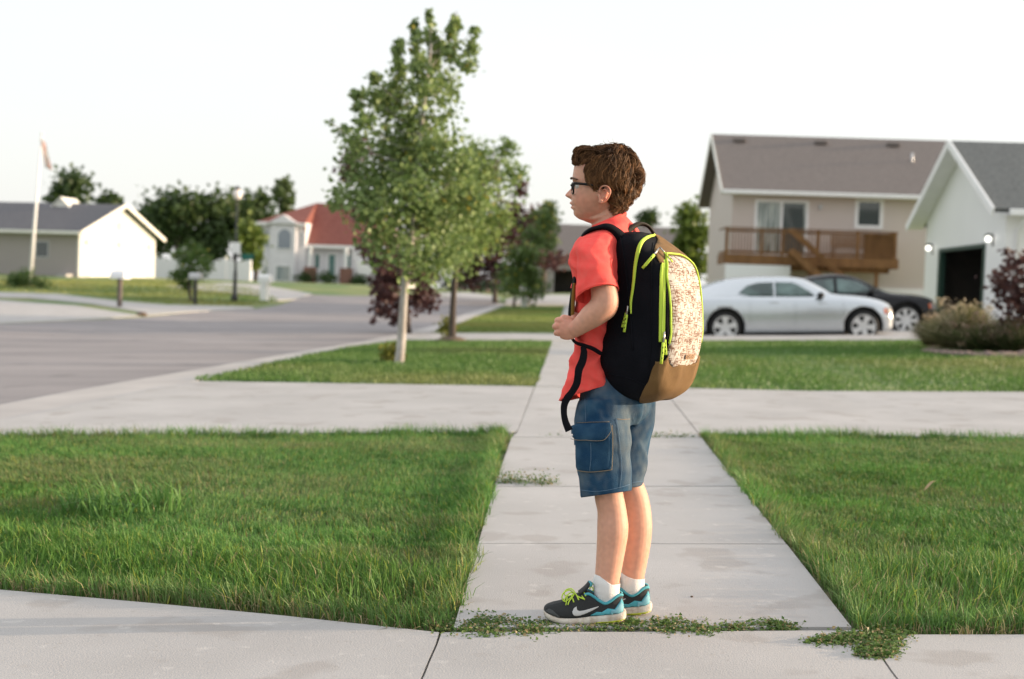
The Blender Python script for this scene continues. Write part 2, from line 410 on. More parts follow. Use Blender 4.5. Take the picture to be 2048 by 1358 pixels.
# taller front fringe with seed-yellow tips
def stripe(pxs, wpx):
    return pxpoly(pxs + [(x, y-wpx) for x, y in pxs[::-1]])
def tallcol(X, Y, n, big, med, fine, ed):
    C = mixc((.060, .165, .030), (.135, .265, .050), fine)
    y = RNG.random(n) < .08; C[y] = np.array((.33, .38, .07))
    d = RNG.random(n) < .05; C[d] = np.array((.38, .32, .17))
    return (C*(.75+.5*RNG.random((n, 1)))).astype(np.float32)
blades('grass', 'tall shaggy grass fringe with yellow tips at the front edge of the left lawn',
       stripe([(0, 1180), (300, 1208), (560, 1233), (870, 1266), (915, 1262)], 115), 3600, .075, .0038, seed=3, colf=tallcol, lean=.8)
blades('grass', 'tall shaggy grass fringe with yellow tips at the front edge of the right lawn',
       pxpoly([(1690, 1262), (1760, 1268), (2200, 1270), (2300, 1130), (1610, 1130)]), 4000, .085, .0038, seed=4, colf=tallcol, lean=.8)
blades('grass', 'broad bladed clump of taller grass in the middle of the left lawn',
       pxpoly([(110, 1035), (200, 1048), (330, 1042), (395, 1025), (330, 1005), (160, 1010)]), 1500, .15, .0085, seed=5, lean=1.1,
       colf=lambda X, Y, n, b, m_, f, e: (mixc((.07, .18, .04), (.13, .26, .06), f)).astype(np.float32))
def strawcol(X, Y, n, b, m_, f, e):
    return (mixc((.26, .21, .11), (.42, .34, .20), f)*(.7+.6*RNG.random((n, 1)))).astype(np.float32)
blades('grass', 'dry straw coloured thatch lying along the front edge of the left lawn',
       pxpoly([(-200, 1166), (0, 1184), (300, 1211), (560, 1238), (870, 1272), (905, 1275), (900, 1255), (560, 1222), (300, 1196), (-200, 1150)]), 5200, .035, .003, seed=6, colf=strawcol, lean=1.5, z0=.006)
blades('grass', 'dry straw coloured thatch lying along the front edge of the right lawn',
       pxpoly([(1690, 1268), (1760, 1278), (2400, 1281), (2400, 1266), (1760, 1262)]), 5000, .035, .003, seed=7, colf=strawcol, lean=1.5, z0=.006)
def midcol(X, Y, n, big, med, fine, ed):
    C = mixc((.075, .165, .036), (.135, .240, .060), med*.5+fine*.5)
    pale = np.clip((vnoise(X, Y, .45, 31)-.42)*2.2, 0, 1)*.75
    C = C*(1-pale[:, None])+np.array((.22, .24, .085))*pale[:, None]
    return (C*(.8+.4*RNG.random((n, 1)))).astype(np.float32)
blades('grass', 'mown lawn strip under the young trees beyond the driveway', pxpoly(LAWN2), 1000, .05, .012, seed=8, colf=midcol)
blades('grass', 'wide mown front lawn in front of the silver car', pxpoly(LAWN3), 650, .05, .014, seed=9, colf=midcol)
def farcol(X, Y, n, big, med, fine, ed):
    C = midcol(X, Y, n, big, med, fine, ed); t = np.clip(vnoise(X, Y, .3, 5)*1.3, 0, 1)[:, None]
    return (C*(1-t*.6)+np.array((.36, .34, .10))*t*.6).astype(np.float32)
blades('grass', 'yellowed lawn strip behind the second driveway near the dark trunked tree', pxpoly(LAWN4), 260, .06, .02, seed=10, colf=farcol)
blades('grass', 'patchy yellow green lawn across the street around the mailboxes', pxpoly(LAWN5), 60, .07, .04, seed=11, colf=farcol)

# low creeping weeds in the pavement joints
def weeds(name, label, pts, n, spread, seed=0, lift=.03, patchy=0):
    """pts: px polyline; spread (px) across; small leaves on short stems"""
    Vs = []; Cs = []
    P = cat([(a, b, c) for a, b, c in pts], 8)
    for _ in range(n):
        i = RNG.integers(0, len(P)); c = P[i]; s = c[2]
        px = c[0]+RNG.normal()*14; py = c[1]+RNG.normal()*s*.55
        if patchy and float(vnoise(np.array([px/60.]), np.array([py/40.]), 1.7, 8)[0]) < .42 and RNG.random() < .8: continue
        g = G(px, py)
        for k in range(RNG.integers(4, 10)):
            a = RNG.uniform(0, 2*PI); r = abs(RNG.normal())*.016; h = abs(RNG.normal())*lift*.5+.014
            c0 = g+Vector((math.cos(a)*r, math.sin(a)*r, h)); L = RNG.uniform(.005, .013)
            d = Vector((RNG.normal(), RNG.normal(), RNG.normal()*.5+.3)).normalized()*L; e = d.cross(Vector((RNG.normal(), RNG.normal(), 1))).normalized()*L*.42
            Vs += [c0-d*.5, c0+e, c0+d*.7, c0-e]
            f = RNG.random(); col = np.array((.07, .14, .035))*(1-f)+np.array((.14, .22, .055))*f
            if RNG.random() < .20: col = np.array((.35, .28, .15))
            Cs += [col]*4
    V = np.array([tuple(v) for v in Vs]); F = np.arange(len(V)).reshape(-1, 4)
    return tagp(np_mesh(name, V, F, M['leaf'], col=np.array(Cs)), label, 'weeds', None, 'stuff')
weeds('weeds', 'low matted green weeds growing in the sidewalk joint by the shoes', [(890, 1262, 14), (960, 1262, 17), (1040, 1268, 17), (1150, 1262, 8), (1210, 1263, 8), (1320, 1262, 12), (1400, 1268, 12), (1470, 1264, 4), (1520, 1262, 8), (1570, 1265, 3)], 3600, 10, lift=.009, patchy=1)
weeds('weeds', 'creeping weeds spilling over the apron at the corner of the right lawn', [(1640, 1296, 5), (1700, 1290, 12), (1770, 1286, 14), (1740, 1310, 6), (1755, 1325, 3), (1800, 1275, 6)], 1100, 10, lift=.012)
weeds('weeds', 'small tuft of weeds in the sidewalk joint left of the legs', [(985, 973, 2), (1020, 972, 5), (1070, 974, 5), (1095, 976, 2)], 170, 6, lift=.05)
weeds('weeds', 'thin line of weeds in the joint behind the shorts', [(1300, 879, 1.5), (1340, 878, 3), (1385, 880, 1.5), (1100, 877, 1)], 90, 6, lift=.03)
# ------------------------------------------------------------- trees
def leafcloud(name, parent, C, R, n, size, c0, c1, m=None, clump=10, crad=.12, rare=None, rp=.05, droop=.2, holes=0):
    """C: list of centres (Vector), R: list of (rx, ry, rz); leaves gather in clumps round random twig points"""
    vol = np.array([r[0]*r[2] for r in R])**.62 ; pr = vol/vol.sum()
    nc = max(1, n//clump); ids = RNG.choice(len(C), nc, p=pr)
    d = RNG.normal(size=(nc, 3)); d /= np.linalg.norm(d, axis=1)[:, None]
    d *= (RNG.random((nc, 1))**.45)
    cr_ = np.minimum(crad, np.array([max(r[0], .35*r[2])*.75 for r in R])[ids])
    CC = np.array([tuple(c) for c in C])[ids] + d*np.array(R)[ids]
    if holes:
        small = np.array([r[0] for r in R])[ids] < .17
        keep = small | (vnoise(CC[:, 0]+CC[:, 1]*.35, CC[:, 2], holes, 71)*.6+vnoise(CC[:, 0]-CC[:, 1]*.3, CC[:, 2], holes*2.3, 72)*.4 > .42)
        CC = CC[keep]; cr_ = cr_[keep]; nc = len(CC)
    N = nc*clump
    P = np.repeat(CC, clump, axis=0) + RNG.normal(size=(N, 3))*np.repeat(cr_, clump)[:, None]*np.array((1, 1, .8))
    a = RNG.normal(size=(N, 3)); a[:, 2] -= droop; a /= np.linalg.norm(a, axis=1)[:, None]
    q = RNG.normal(size=(N, 3))*.8; q[:, 2] += .6; b = np.cross(a, q); b /= np.linalg.norm(b, axis=1)[:, None]+1e-9
    nn = np.cross(a, b)
    L = (size*(.6+.7*RNG.random(N)))[:, None]
    V = np.stack([P-a*L*.5, P-a*L*.05+b*L*.42+nn*L*.08, P+a*L*.55, P-a*L*.05-b*L*.42+nn*L*.08], axis=1)
    F = np.arange(N*4).reshape(-1, 4)
    f = np.repeat(RNG.random(nc), clump)*.6+RNG.random(N)*.4
    col = mixc(c0, c1, f)
    if rare is not None:
        k = RNG.random(N) < rp; col[k] = np.array(rare)
    return np_mesh(name, V.reshape(-1, 3), F, m or M['leaf'], parent, col=np.repeat(col, 4, axis=0))
M['bark_grey'] = mat('grey_bark', (.50, .47, .45), .9, col2=(.30, .27, .25), scale=14, detail=6, bump=.6, bscale=30, vscale=(1, 1, .35))
M['bark_dark'] = mat('dark_bark', (.10, .075, .06), .9, col2=(.05, .04, .035), scale=14, detail=6, bump=.6, bscale=30, vscale=(1, 1, .35))
def tree(name, label, base, D, trunkpx, tr, blobs, nleaf, size, c0, c1, bark, limbs=True, group=None, crad=.12, rare=None, rp=.05, dsc=1.0, clump=10, catn='tree', holes=0):
    """base: world point; blobs: (px, py, rx, ry[, depth]) measured at camera depth D; trunkpx: (px, py) up the trunk"""
    root = empty(name, base, 0, label, catn, group)
    k = D/FPX; loc = lambda p: Vector(p)-Vector(base)
    bm = bmesh.new()
    tp = [loc(U(x, y, D)) for x, y in trunkpx]; tp[0] = Vector((0, 0, -.05))
    tp = [Vector(p) for p in cat([tuple(p) for p in tp], 4)]; n = len(tp)
    rr = [tr*(1-.75*i/(n-1))*(1.35 if i == 0 else 1.12 if i == 1 else 1) for i in range(n)]
    tube(bm, tp, rr, 10)
    C = []; R = []
    ri = random.Random(len(blobs)*7+int(base[0]*10))
    for b in blobs:
        x, y, rx, ry = b[:4]
        dd = (b[4] if len(b) > 4 else ri.uniform(-1, 1)*min(1.0, 2.5*max(rx, 25)*k))*dsc
        c = loc(U(x, y, D+dd)); C.append(c); R.append((rx*k, max(rx, ry*.6)*k, ry*k))
        if limbs:
            # start where the trunk is clearly lower than the clump
            lo = [i for i, p in enumerate(tp) if p.z < c.z - .35*abs(c.x-p.x) - ry*k*.5] or [n//3]
            s = tp[max(lo[-1], n//3)]; i0 = max(lo[-1], n//3)
            r0 = rr[min(i0, n-1)]*.30*min(1, max(.35, ry/28))
            mid = (s+c)/2 + Vector((0, 0, -.12*(c-s).length)) + Vector((ri.uniform(-1, 1), ri.uniform(-1, 1), 0))*.05*(c-s).length
            pts = [Vector(p) for p in cat([tuple(s), tuple(mid), tuple(c), tuple(c+Vector((0, 0, ry*k*.8)))], 3)]
            tube(bm, pts, [max(.004, r0*(1-.85*i/(len(pts)-1))) for i in range(len(pts))], 5, cap=False)
            for _ in range(3):
                q = pts[ri.randint(len(pts)//2, len(pts)-1)]; e = c+Vector((ri.uniform(-1, 1)*rx*k, ri.uniform(-1, 1)*rx*k, ri.uniform(-.3, 1)*ry*k))*.9
                tube(bm, [q, (q+e)/2+Vector((0, 0, .02)), e], [r0*.22+.002, r0*.15+.002, .002], 4, cap=False)
    fin('trunk', bm, bark, root, True)
    leafcloud('crown', root, C, R, nleaf, size, c0, c1, crad=crad, rare=rare, rp=rp, clump=clump, holes=holes)
    return root
g1 = G(797, 729); D1 = proj(g1)[2]
tree('young_maple_tree', 'tall young green tree with pale grey trunk, nearest of the street trees', g1, D1,
     [(797, 729), (802, 690), (806, 620), (812, 550), (822, 480), (828, 400), (838, 300), (850, 190), (862, 90)], .064,
     [(797, 100, 6, 20), (799, 140, 9, 26), (795, 180, 16, 26), (828, 50, 5, 14), (833, 85, 6, 26), (838, 130, 10, 26), (858, 36, 5, 14), (862, 75, 6, 28), (866, 120, 10, 26), (911, 36, 6, 16), (906, 72, 7, 24), (900, 110, 10, 20), (950, 62, 6, 10), (941, 92, 7, 16),
      (934, 128, 12, 16), (882, 100, 12, 24), (848, 170, 20, 30), (890, 170, 18, 28), (746, 156, 7, 7), (714, 188, 7, 7), (748, 194, 14, 14), (775, 212, 20, 22), (820, 240, 26, 36), (868, 225, 32, 40),
      (663, 247, 7, 5), (686, 263, 9, 8), (716, 215, 8, 10), (735, 245, 16, 14), (708, 290, 16, 16), (765, 288, 38, 30), (822, 300, 46, 40), (885, 300, 38, 40), (712, 340, 24, 22),
      (765, 370, 50, 32), (830, 385, 60, 46), (900, 365, 44, 44), (696, 392, 20, 12), (674, 408, 12, 6), (755, 430, 42, 26), (830, 450, 55, 38), (900, 435, 44, 42), (815, 505, 46, 26), (768, 478, 34, 20), (840, 535, 32, 14), (885, 500, 32, 26), (800, 330, 56, 46), (740, 400, 38, 36), (850, 340, 50, 50), (850, 420, 60, 46), (925, 330, 22, 28), (935, 400, 22, 30)],
     12800, .078, (.105, .175, .045), (.32, .41, .16), M['bark_grey'], crad=.13, rare=(.36, .32, .07), rp=.012, clump=6, holes=2.6)
g2 = G(905, 684); D2 = proj(g2)[2]
tree('young_tree', 'young green tree with thin dark trunk and mulch ring, second of the street trees', g2, D2,
     [(905, 684), (905, 640), (908, 580), (915, 520), (930, 440), (955, 360)], .075,
     [(885, 440, 30, 36), (880, 490, 26, 26), (905, 380, 24, 36), (1012, 298, 14, 14), (1000, 328, 26, 20), (965, 330, 26, 26), (1030, 345, 14, 14), (990, 370, 44, 34), (930, 400, 50, 44), (985, 425, 40, 36), (1020, 395, 20, 24), (925, 465, 50, 40), (965, 480, 36, 26), (915, 520, 44, 26), (880, 530, 26, 16), (950, 300, 16, 18), (940, 360, 40, 40), (960, 440, 50, 40)],
     7800, .088, (.095, .165, .036), (.28, .37, .12), M['bark_dark'], crad=.16, rare=(.30, .28, .05), rp=.015, clump=6, holes=2.2)
bm = bmesh.new()
bmesh.ops.create_cone(bm, segments=24, radius1=.42, radius2=.12, depth=.10, cap_ends=True, matrix=Matrix.Translation(g2+Vector((0, 0, .045))))
for v in bm.verts: v.co += Vector((noise.noise(v.co*6)*.05, noise.noise(v.co*5+Vector((3, 0, 0)))*.05, noise.noise(v.co*9)*.02))
tagp(fin('mulch_ring', bm, M['dirt'], None, True), 'low heap of dark mulch round the dark trunked tree', 'mulch')
def suckers(base, label, r, h, n, c0, c1, size=.07):
    root = empty('sprout_shrub', base, 0, label, 'shrub')
    bm = bmesh.new()
    for i in range(5):
        a = i*1.3; tube(bm, [(0, 0, 0), (math.cos(a)*r*.3, math.sin(a)*r*.3, h*.5), (math.cos(a)*r*.6, math.sin(a)*r*.6, h*.9)], [.006, .005, .003], 5)
    fin('stem', bm, M['bark_dark'], root)
    leafcloud('foliage', root, [Vector((0, 0, h*.55))], [(r, r, h*.5)], n, size, c0, c1, crad=.05)
suckers(G(783, 727), 'small yellow green sprouts at the foot of the grey trunked tree', .10, .24, 240, (.13, .15, .03), (.24, .24, .05))
suckers(G(893, 682), 'yellow green sprouts at the foot of the dark trunked tree', .12, .42, 260, (.14, .17, .03), (.26, .26, .05))
PUR0, PUR1 = (.055, .022, .024), (.13, .065, .06)
gp = G(818, 668)
tree('purple_leaf_tree', 'purple leaved tree with low hanging branches behind the grey trunked tree', gp, proj(gp)[2],
     [(818, 668), (812, 600), (800, 540), (780, 440), (740, 350)], .06,
     [(760, 512, 26, 18), (735, 500, 18, 10), (790, 550, 36, 18), (776, 588, 20, 14), (842, 588, 20, 14), (760, 572, 14, 12), (764, 622, 16, 6), (800, 640, 16, 5), (845, 555, 28, 22), (858, 612, 14, 8), (830, 606, 14, 8), (700, 340, 12, 30), (722, 300, 14, 20), (735, 420, 20, 26), (820, 520, 40, 20), (790, 600, 14, 10), (975, 270, 8, 14), (955, 255, 5, 8)][:16],
     3000, .12, PUR0, PUR1, M['bark_dark'], crad=.12, clump=9)
gq = G(990, 606)
tree('purple_leaf_tree', 'wide purple leaved tree by the road bend, behind the dark trunked tree', gq, proj(gq)[2],
     [(990, 606), (990, 560), (995, 500), (1000, 400), (985, 300)], .12,
     [(1000, 480, 44, 30), (1045, 490, 34, 24), (1060, 440, 16, 30), (1090, 522, 22, 8), (1115, 520, 14, 6), (975, 530, 36, 20), (1010, 545, 30, 16), (940, 545, 24, 20), (1030, 420, 12, 20), (1060, 455, 24, 14), (1000, 440, 36, 20), (935, 500, 30, 30), (1040, 380, 8, 20), (960, 350, 30, 40)],
     3800, .26, PUR0, PUR1, M['bark_dark'], crad=.30, clump=9)
gs = G(1028, 614)
tree('small_green_tree', 'small loose green tree in front of the grey garage house', gs, proj(gs)[2],
     [(1028, 616), (1030, 580), (1045, 520), (1075, 450)], .06,
     [(1096, 418, 8, 16), (1092, 445, 18, 22), (1075, 475, 24, 22), (1045, 510, 30, 20), (1030, 545, 28, 20), (1062, 555, 24, 20), (1020, 575, 22, 10), (1060, 590, 14, 8)],
     2600, .20, (.07, .13, .03), (.16, .22, .07), M['bark_dark'], crad=.22, rare=(.4, .38, .06), rp=.06)

# trees far behind
def ftree(px, py, rx, ry, D, label, c0=(.030, .062, .018), c1=(.085, .13, .040), n=1500, kind='dense', baseY=None, size=None, group='trees behind the houses'):
    k = D/FPX; X = U(px, py, D); zb = gz(X.x, min(X.y, 125)); base = Vector((X.x, X.y, zb))
    root = empty('broadleaf_tree' if kind != 'poplar' else 'poplar_tree', base, 0, label, 'tree', group)
    top = U(px, py-ry, D).z-zb; bm = bmesh.new(); tube(bm, [(0, 0, -.1), (.1, 0, top*.5), (.05, 0, top*.95)], [.25, .16, .04], 8)
    ri = random.Random(int(px*3+py)); C = []; R = []
    m = 14
    for i in range(m):
        a = ri.uniform(0, 2*PI); f = ri.uniform(-1, 1)
        wd = math.sqrt(max(.05, 1-f*f*.8)) * (1.0 if f < .3 else .8)
        c = Vector((math.cos(a)*rx*k*.6*wd, math.sin(a)*rx*k*.6*wd, (U(px, py, D).z-zb)+f*ry*k*.72)); C.append(c)
        s = ri.uniform(.40, .62); R.append((rx*k*s, rx*k*s, min(rx, ry)*k*s*1.2))
        tube(bm, [(0.05, 0, max(.5, c.z*.55)), tuple(c*.5+Vector((0, 0, c.z*.25))), tuple(c)], [.09, .06, .02], 5, cap=False)
    fin('trunk', bm, M['bark_dark'], root)
    leafcloud('crown', root, C, R, n, size or .011*D*.42, c0, c1, crad=.005*D, clump=8)
    return root
far = [(138, 385, 36, 34, 120, 'dark tree rising behind the left house roof', 900),
       (215, 402, 18, 12, 125, 'low tree top just above the left house ridge', 400),
       (300, 455, 50, 55, 118, 'dark tree next to the left house gable', 1700),
       (355, 430, 48, 60, 112, 'broad dark tree left of the street lamp, tallest of the row', 2000),
       (425, 450, 42, 60, 114, 'dark tree immediately left of the street lamp', 1800),
       (470, 440, 30, 55, 118, 'dark tree directly behind the street lamp', 1400),
       (515, 425, 24, 48, 121, 'dark narrow tree right of the street lamp', 1100),
       (497, 490, 22, 48, 100, 'bright yellow green hedge tree beside the white tower house', 1400),
       (1090, 470, 24, 60, 98, 'green tree at the edge of the grey garage house', 900),
       (1384, 480, 34, 76, 66, 'yellow green tree beside the deck house wall', 2200),
       (1294, 438, 16, 12, 122, 'small tree top above the grey roof behind the backpack', 300)]
for i, (px, py, rx, ry, D, lb, n) in enumerate(far):
    c0, c1 = ((.030, .062, .018), (.085, .13, .040))
    if 'yellow' in lb: c0, c1 = (.07, .12, .02), (.19, .25, .05)
    ftree(px, py, rx, ry, D, lb, c0, c1, n)
ftree(566, 387, 17, 44, 130, 'tall thin tree with see-through crown above the red roof', (.06, .10, .03), (.15, .20, .08), n=420)
# low dark shrubs on the far lawns
def shrub(base, rx, rz, label, c0, c1, n, size, name='shrub', catn='shrub', rare=None, rp=0, clump=8, stems=5):
    root = empty(name, base, 0, label, catn)
    bm = bmesh.new()
    for i in range(stems):
        a = i*2.4; tube(bm, [(0, 0, -.03), (math.cos(a)*rx*.3, math.sin(a)*rx*.3, rz*.8), (math.cos(a)*rx*.6, math.sin(a)*rx*.6, rz*1.5)], [.02, .015, .006], 5)
    fin('stem', bm, M['bark_dark'], root)
    C = [Vector((random.uniform(-1, 1)*rx*.55, random.uniform(-1, 1)*rx*.5, rz*random.uniform(.6, 1.25))) for _ in range(9)]
    leafcloud('foliage', root, C, [(rx*.5, rx*.5, rz*.55)]*9, n, size, c0, c1, crad=size*1.3, rare=rare, rp=rp, clump=clump)
    return root
shrub(G(52, 574), 1.0, .42, 'round dark green shrub at the foot of the flagpole', (.04, .085, .02), (.09, .15, .04), 900, .13)
shrub(G(82, 576), .55, .22, 'small low green shrub right of the round flagpole shrub', (.06, .11, .03), (.12, .18, .05), 300, .12)
for px, lb in ((610, 'dark clipped shrub left of the first brick pillar'), (655, 'low green shrub under the teal entry window'), (720, 'green shrub right of the second brick pillar')):
    X = U(px, 560, 109); shrub(Vector((X.x, X.y, gz(X.x, X.y))), .8, .4, lb, (.03, .07, .02), (.07, .12, .03), 300, .25)
for px, py, D, r, lb in ((950, 575, 88, 1.4, 'dark shrub left of the small green tree'), (985, 578, 86, 1.2, 'dark shrub behind the small green tree'), (1065, 580, 84, .9, 'dark shrub at the corner of the grey garage house'), (905, 572, 92, 1.5, 'dark shrub behind the dark tree trunk')):
    X = U(px, py, D); shrub(Vector((X.x, X.y, gz(X.x, X.y))), r, r*.5, lb, (.015, .03, .012), (.04, .07, .025), 420, .22)
# crab tree across the street by the mailbox
gc = G(383, 603)
tree('small_round_tree', 'small round green tree across the street beside a mailbox', gc, proj(gc)[2], [(378, 600), (378, 575), (380, 540), (381, 500)], .07,
     [(380, 490, 14, 12), (365, 510, 20, 14), (398, 512, 22, 14), (380, 525, 34, 16), (360, 548, 20, 14), (385, 550, 22, 16), (410, 530, 14, 12), (372, 568, 18, 8)], 2200, .12, (.05, .11, .02), (.13, .20, .05), M['bark_dark'], crad=.12, rare=(.35, .3, .05), rp=.02)

# ornamental bed on the right
gb = G(1940, 706)
Db = proj(gb)[2]
def px2(px, D): return px*D/FPX
bed = pxpoly([(1850, 700), (1900, 712), (1960, 716), (2060, 718), (2120, 712), (2150, 690), (2000, 684), (1880, 686)])
o = drape('planting_bed', bed, .04, .10, M['dirt'], None); tagp(o, 'low planting bed edged with reddish stones right of the cars', 'flower bed')
def mound(px, py, rx, rz, lb, c0, c1, n, seedc, upr=1.0):
    base = G(px, py); root = empty('ornamental_grass', base, 0, lb, 'plant', None)
    N = n; a = RNG.uniform(0, 2*PI, N); r = RNG.random(N)**.6*rx; X = np.cos(a)*r*.5; Y = np.sin(a)*r*.5
    L = rz*(.35+.75*RNG.random(N)**.8)*(.7+.6*vnoise(X*1.0+base.x, Y+base.y, 4.5, 3)); ox = np.cos(a)*r*.75+RNG.normal(size=N)*.06; oy = np.sin(a)*r*.75+RNG.normal(size=N)*.06
    hh = L*np.sqrt(np.maximum(.15, 1-(r/rx)**2*.55))
    W = .022; fa = RNG.uniform(0, PI, N); wx, wy = np.cos(fa)*W/2, np.sin(fa)*W/2
    V = np.zeros((N, 6, 3))
    for j, (t, wd) in enumerate(((0, 1), (.6, .8), (1, .15))):
        cx = X+ox*t*t; cy = Y+oy*t*t; cz = hh*(t-.15*t*t*(r/rx))
        for s_, q in ((-1, 0), (1, 1)):
            V[:, 2*j+q, 0] = cx+s_*wx*wd; V[:, 2*j+q, 1] = cy+s_*wy*wd; V[:, 2*j+q, 2] = cz
    b = (np.arange(N)*6)[:, None]; F = np.concatenate([b+np.array([[0, 1, 3, 2]]), b+np.array([[2, 3, 5, 4]])])
    col = mixc(c0, c1, RNG.random(N)); C6 = np.repeat(col, 6, axis=0)
    k = np.repeat(RNG.random(N) < .22, 6) & np.tile(np.array([0, 0, 0, 0, 1, 1], bool), N); C6[k] = np.array(seedc)
    np_mesh('foliage', V.reshape(-1, 3), F, M['blade'], root, col=C6)
    CC_ = [Vector((random.uniform(-1, 1)*rx*.7, random.uniform(-1, 1)*rx*.5, rz*random.uniform(.35, .95))) for _ in range(16)]
    leafcloud('flower_heads', root, CC_, [(.16, .16, .14)]*16, 700, .05, c1, seedc, crad=.05)
    bm = bmesh.new(); bmesh.ops.create_cone(bm, segments=10, radius1=rx*.35, radius2=rx*.1, depth=.1, cap_ends=True, matrix=Matrix.Translation((0, 0, .04)))
    fin('root_clump', bm, M['dirt'], root)
mound(1885, 694, .50, .62, 'tawny ornamental grass clump, leftmost in the planting bed', (.12, .13, .05), (.27, .22, .12), 2200, (.5, .38, .28))
mound(1925, 700, .60, .80, 'tall feathery ornamental grass with pale plumes in the planting bed', (.10, .13, .045), (.24, .22, .11), 2800, (.55, .45, .34))
mound(1970, 704, .60, .55, 'dense green ornamental grass clump in the middle of the planting bed', (.06, .11, .035), (.15, .17, .07), 2600, (.4, .25, .22))
mound(2025, 706, .55, .52, 'dark green ornamental grass clump at the right end of the planting bed', (.045, .09, .03), (.12, .14, .06), 2400, (.3, .2, .17))
gpb = G(2050, 704)
tree('purple_leaf_shrub', 'tall purple leaved shrub at the right edge by the white garage', gpb, proj(gpb)[2], [(2050, 704), (2046, 660), (2040, 600), (2030, 550)], .05,
     [(2035, 525, 14, 10), (2012, 500, 6, 10), (2025, 555, 24, 18), (2048, 560, 28, 30), (2000, 570, 14, 10), (2035, 600, 30, 24), (2060, 620, 30, 40), (2020, 640, 18, 10), (1994, 552, 8, 6), (2090, 560, 30, 40), (2080, 640, 30, 40), (2100, 600, 30, 40)],
     1700, .10, PUR0, (.11, .055, .05), M['bark_dark'], crad=.14, clump=6, catn='shrub', holes=2.5)
def rock(base, r, lb, m):
    bm = bmesh.new(); bmesh.ops.create_icosphere(bm, subdivisions=3, radius=r)
    for v in bm.verts:
        v.co *= 1+.35*noise.noise(v.co/r*1.3+base); v.co.z *= .6
        v.co += base+Vector((0, 0, r*.25))
    return tagp(fin('edging_stone', bm, m, None, True), lb, 'stone')
M['stone'] = mat('reddish_stone', (.24, .17, .15), .9, col2=(.16, .12, .11), scale=9, bump=.5)
for i, px in enumerate(range(1852, 2060, 14)):
    o = rock(G(px, 706+5*math.sin((px-1850)/60)+(px-1850)*.03), random.uniform(.07, .11), 'reddish edging stone, one of a like row along the front of the planting bed', M['stone']); o['group'] = 'stones edging the planting bed'
o = rock(G(1383, 1207)+Vector((0, 0, .021)), .0045, 'tiny dark pebble lying on the sidewalk slab right of the shoes', M['dirt'])
M['dryleaf'] = mat('dry_leaf', (.42, .30, .17), .8, col2=(.30, .19, .10), scale=60)
bm = bmesh.new(); gl_ = G(1858, 992)+Vector((0, 0, .035)); ring_ = [(-.03, 0, .0), (-.012, .016, .006), (.012, .017, .010), (.034, .002, .004), (.012, -.016, .012), (-.012, -.015, .004)]
bm.faces.new([bm.verts.new(gl_+Vector((x_*.9, y_, z_*1.5+x_*.7+.01))) for x_, y_, z_ in ring_]); bmesh.ops.triangulate(bm, faces=bm.faces[:]); bmesh.ops.solidify(bm, geom=bm.faces[:], thickness=.001)
tagp(fin('dry_leaf', bm, M['dryleaf']), 'curled tan dry leaf caught upright in the right lawn', 'leaf')
o = rock(G(283, 632), .16, 'small dark lump of rock lying at the far kerb', M['dirt'])

# ------------------------------------------------------------- houses
M['sid_tan'] = siding('tan_siding', (.65, .575, .54), .115)
M['sid_white'] = siding('white_siding', (.90, .90, .90), .115)
M['sid_mauve'] = siding('grey_siding', (.40, .36, .355), .12)
M['sid_cream'] = siding('cream_siding', (.67, .68, .67), .12)
M['roof_br'] = mat('brown_shingle', (.135, .116, .108), .95, col2=(.200, .174, .162), scale=14, detail=6, bump=.6, bscale=30)
M['roof_gr'] = mat('grey_shingle', (.085, .092, .092), .95, col2=(.145, .155, .155), scale=14, detail=6, bump=.6, bscale=30)
M['roof_dk'] = mat('charcoal_shingle', (.095, .095, .105), .95, col2=(.14, .135, .145), scale=8, detail=6, bump=.5)
M['roof_red'] = mat('red_shingle', (.19, .058, .045), .9, col2=(.26, .095, .075), scale=5, detail=6, bump=.5)
M['glass'] = mat('window_glass', (.05, .065, .065), .06, spec=.9)
M['glass_l'] = mat('pale_window_glass', (.22, .27, .28), .08, col2=(.42, .45, .45), scale=.9, spec=.9, vscale=(3, 1, .4))
M['curtain'] = mat('curtained_glass', (.12, .16, .15), .12, col2=(.46, .50, .47), scale=2.2, spec=.8, vscale=(6, 1, .5), lo=.42, hi=.62)
M['wood'] = mat('stained_deck_wood', (.140, .064, .019), .75, col2=(.215, .105, .036), scale=5, detail=5, vscale=(1, 1, .3), bump=.3)
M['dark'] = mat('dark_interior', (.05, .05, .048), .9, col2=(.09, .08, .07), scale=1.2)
M['green_dk'] = mat('dark_green_paint', (.012, .045, .030), .5)
M['brick'] = mat('brick', (.17, .085, .065), .9, col2=(.26, .14, .11), scale=9)
M['steel'] = mat('galvanised_metal', (.50, .50, .51), .45, metal=.6)
M['black'] = mat('black_paint', (.02, .02, .022), .45)
M['teal_d'] = mat('teal_glass', (.08, .19, .18), .15)
M['vinyl'] = mat('white_vinyl', (.78, .79, .82), .4)
M['cream'] = mat('cream_paint', (.76, .75, .70), .5)
M['lamp'] = mat('lit_lamp_glass', (1, .95, .85), .3, emis=(1, .97, .88), est=2.2)
M['milk'] = mat('milky_globe_glass', (.86, .78, .74), .3)
M['gar_white'] = mat('garage_door_white', (.82, .82, .80), .5)
def quadmesh(name, pts_faces, m, parent, th=0):
    bm = bmesh.new()
    for f in pts_faces: bm.faces.new([bm.verts.new(p) for p in f])
    bmesh.ops.remove_doubles(bm, verts=bm.verts, dist=1e-4)
    bmesh.ops.recalc_face_normals(bm, faces=bm.faces)
    if th:
        bmesh.ops.solidify(bm, geom=bm.faces[:], thickness=th)
    return fin(name, bm, m, parent)
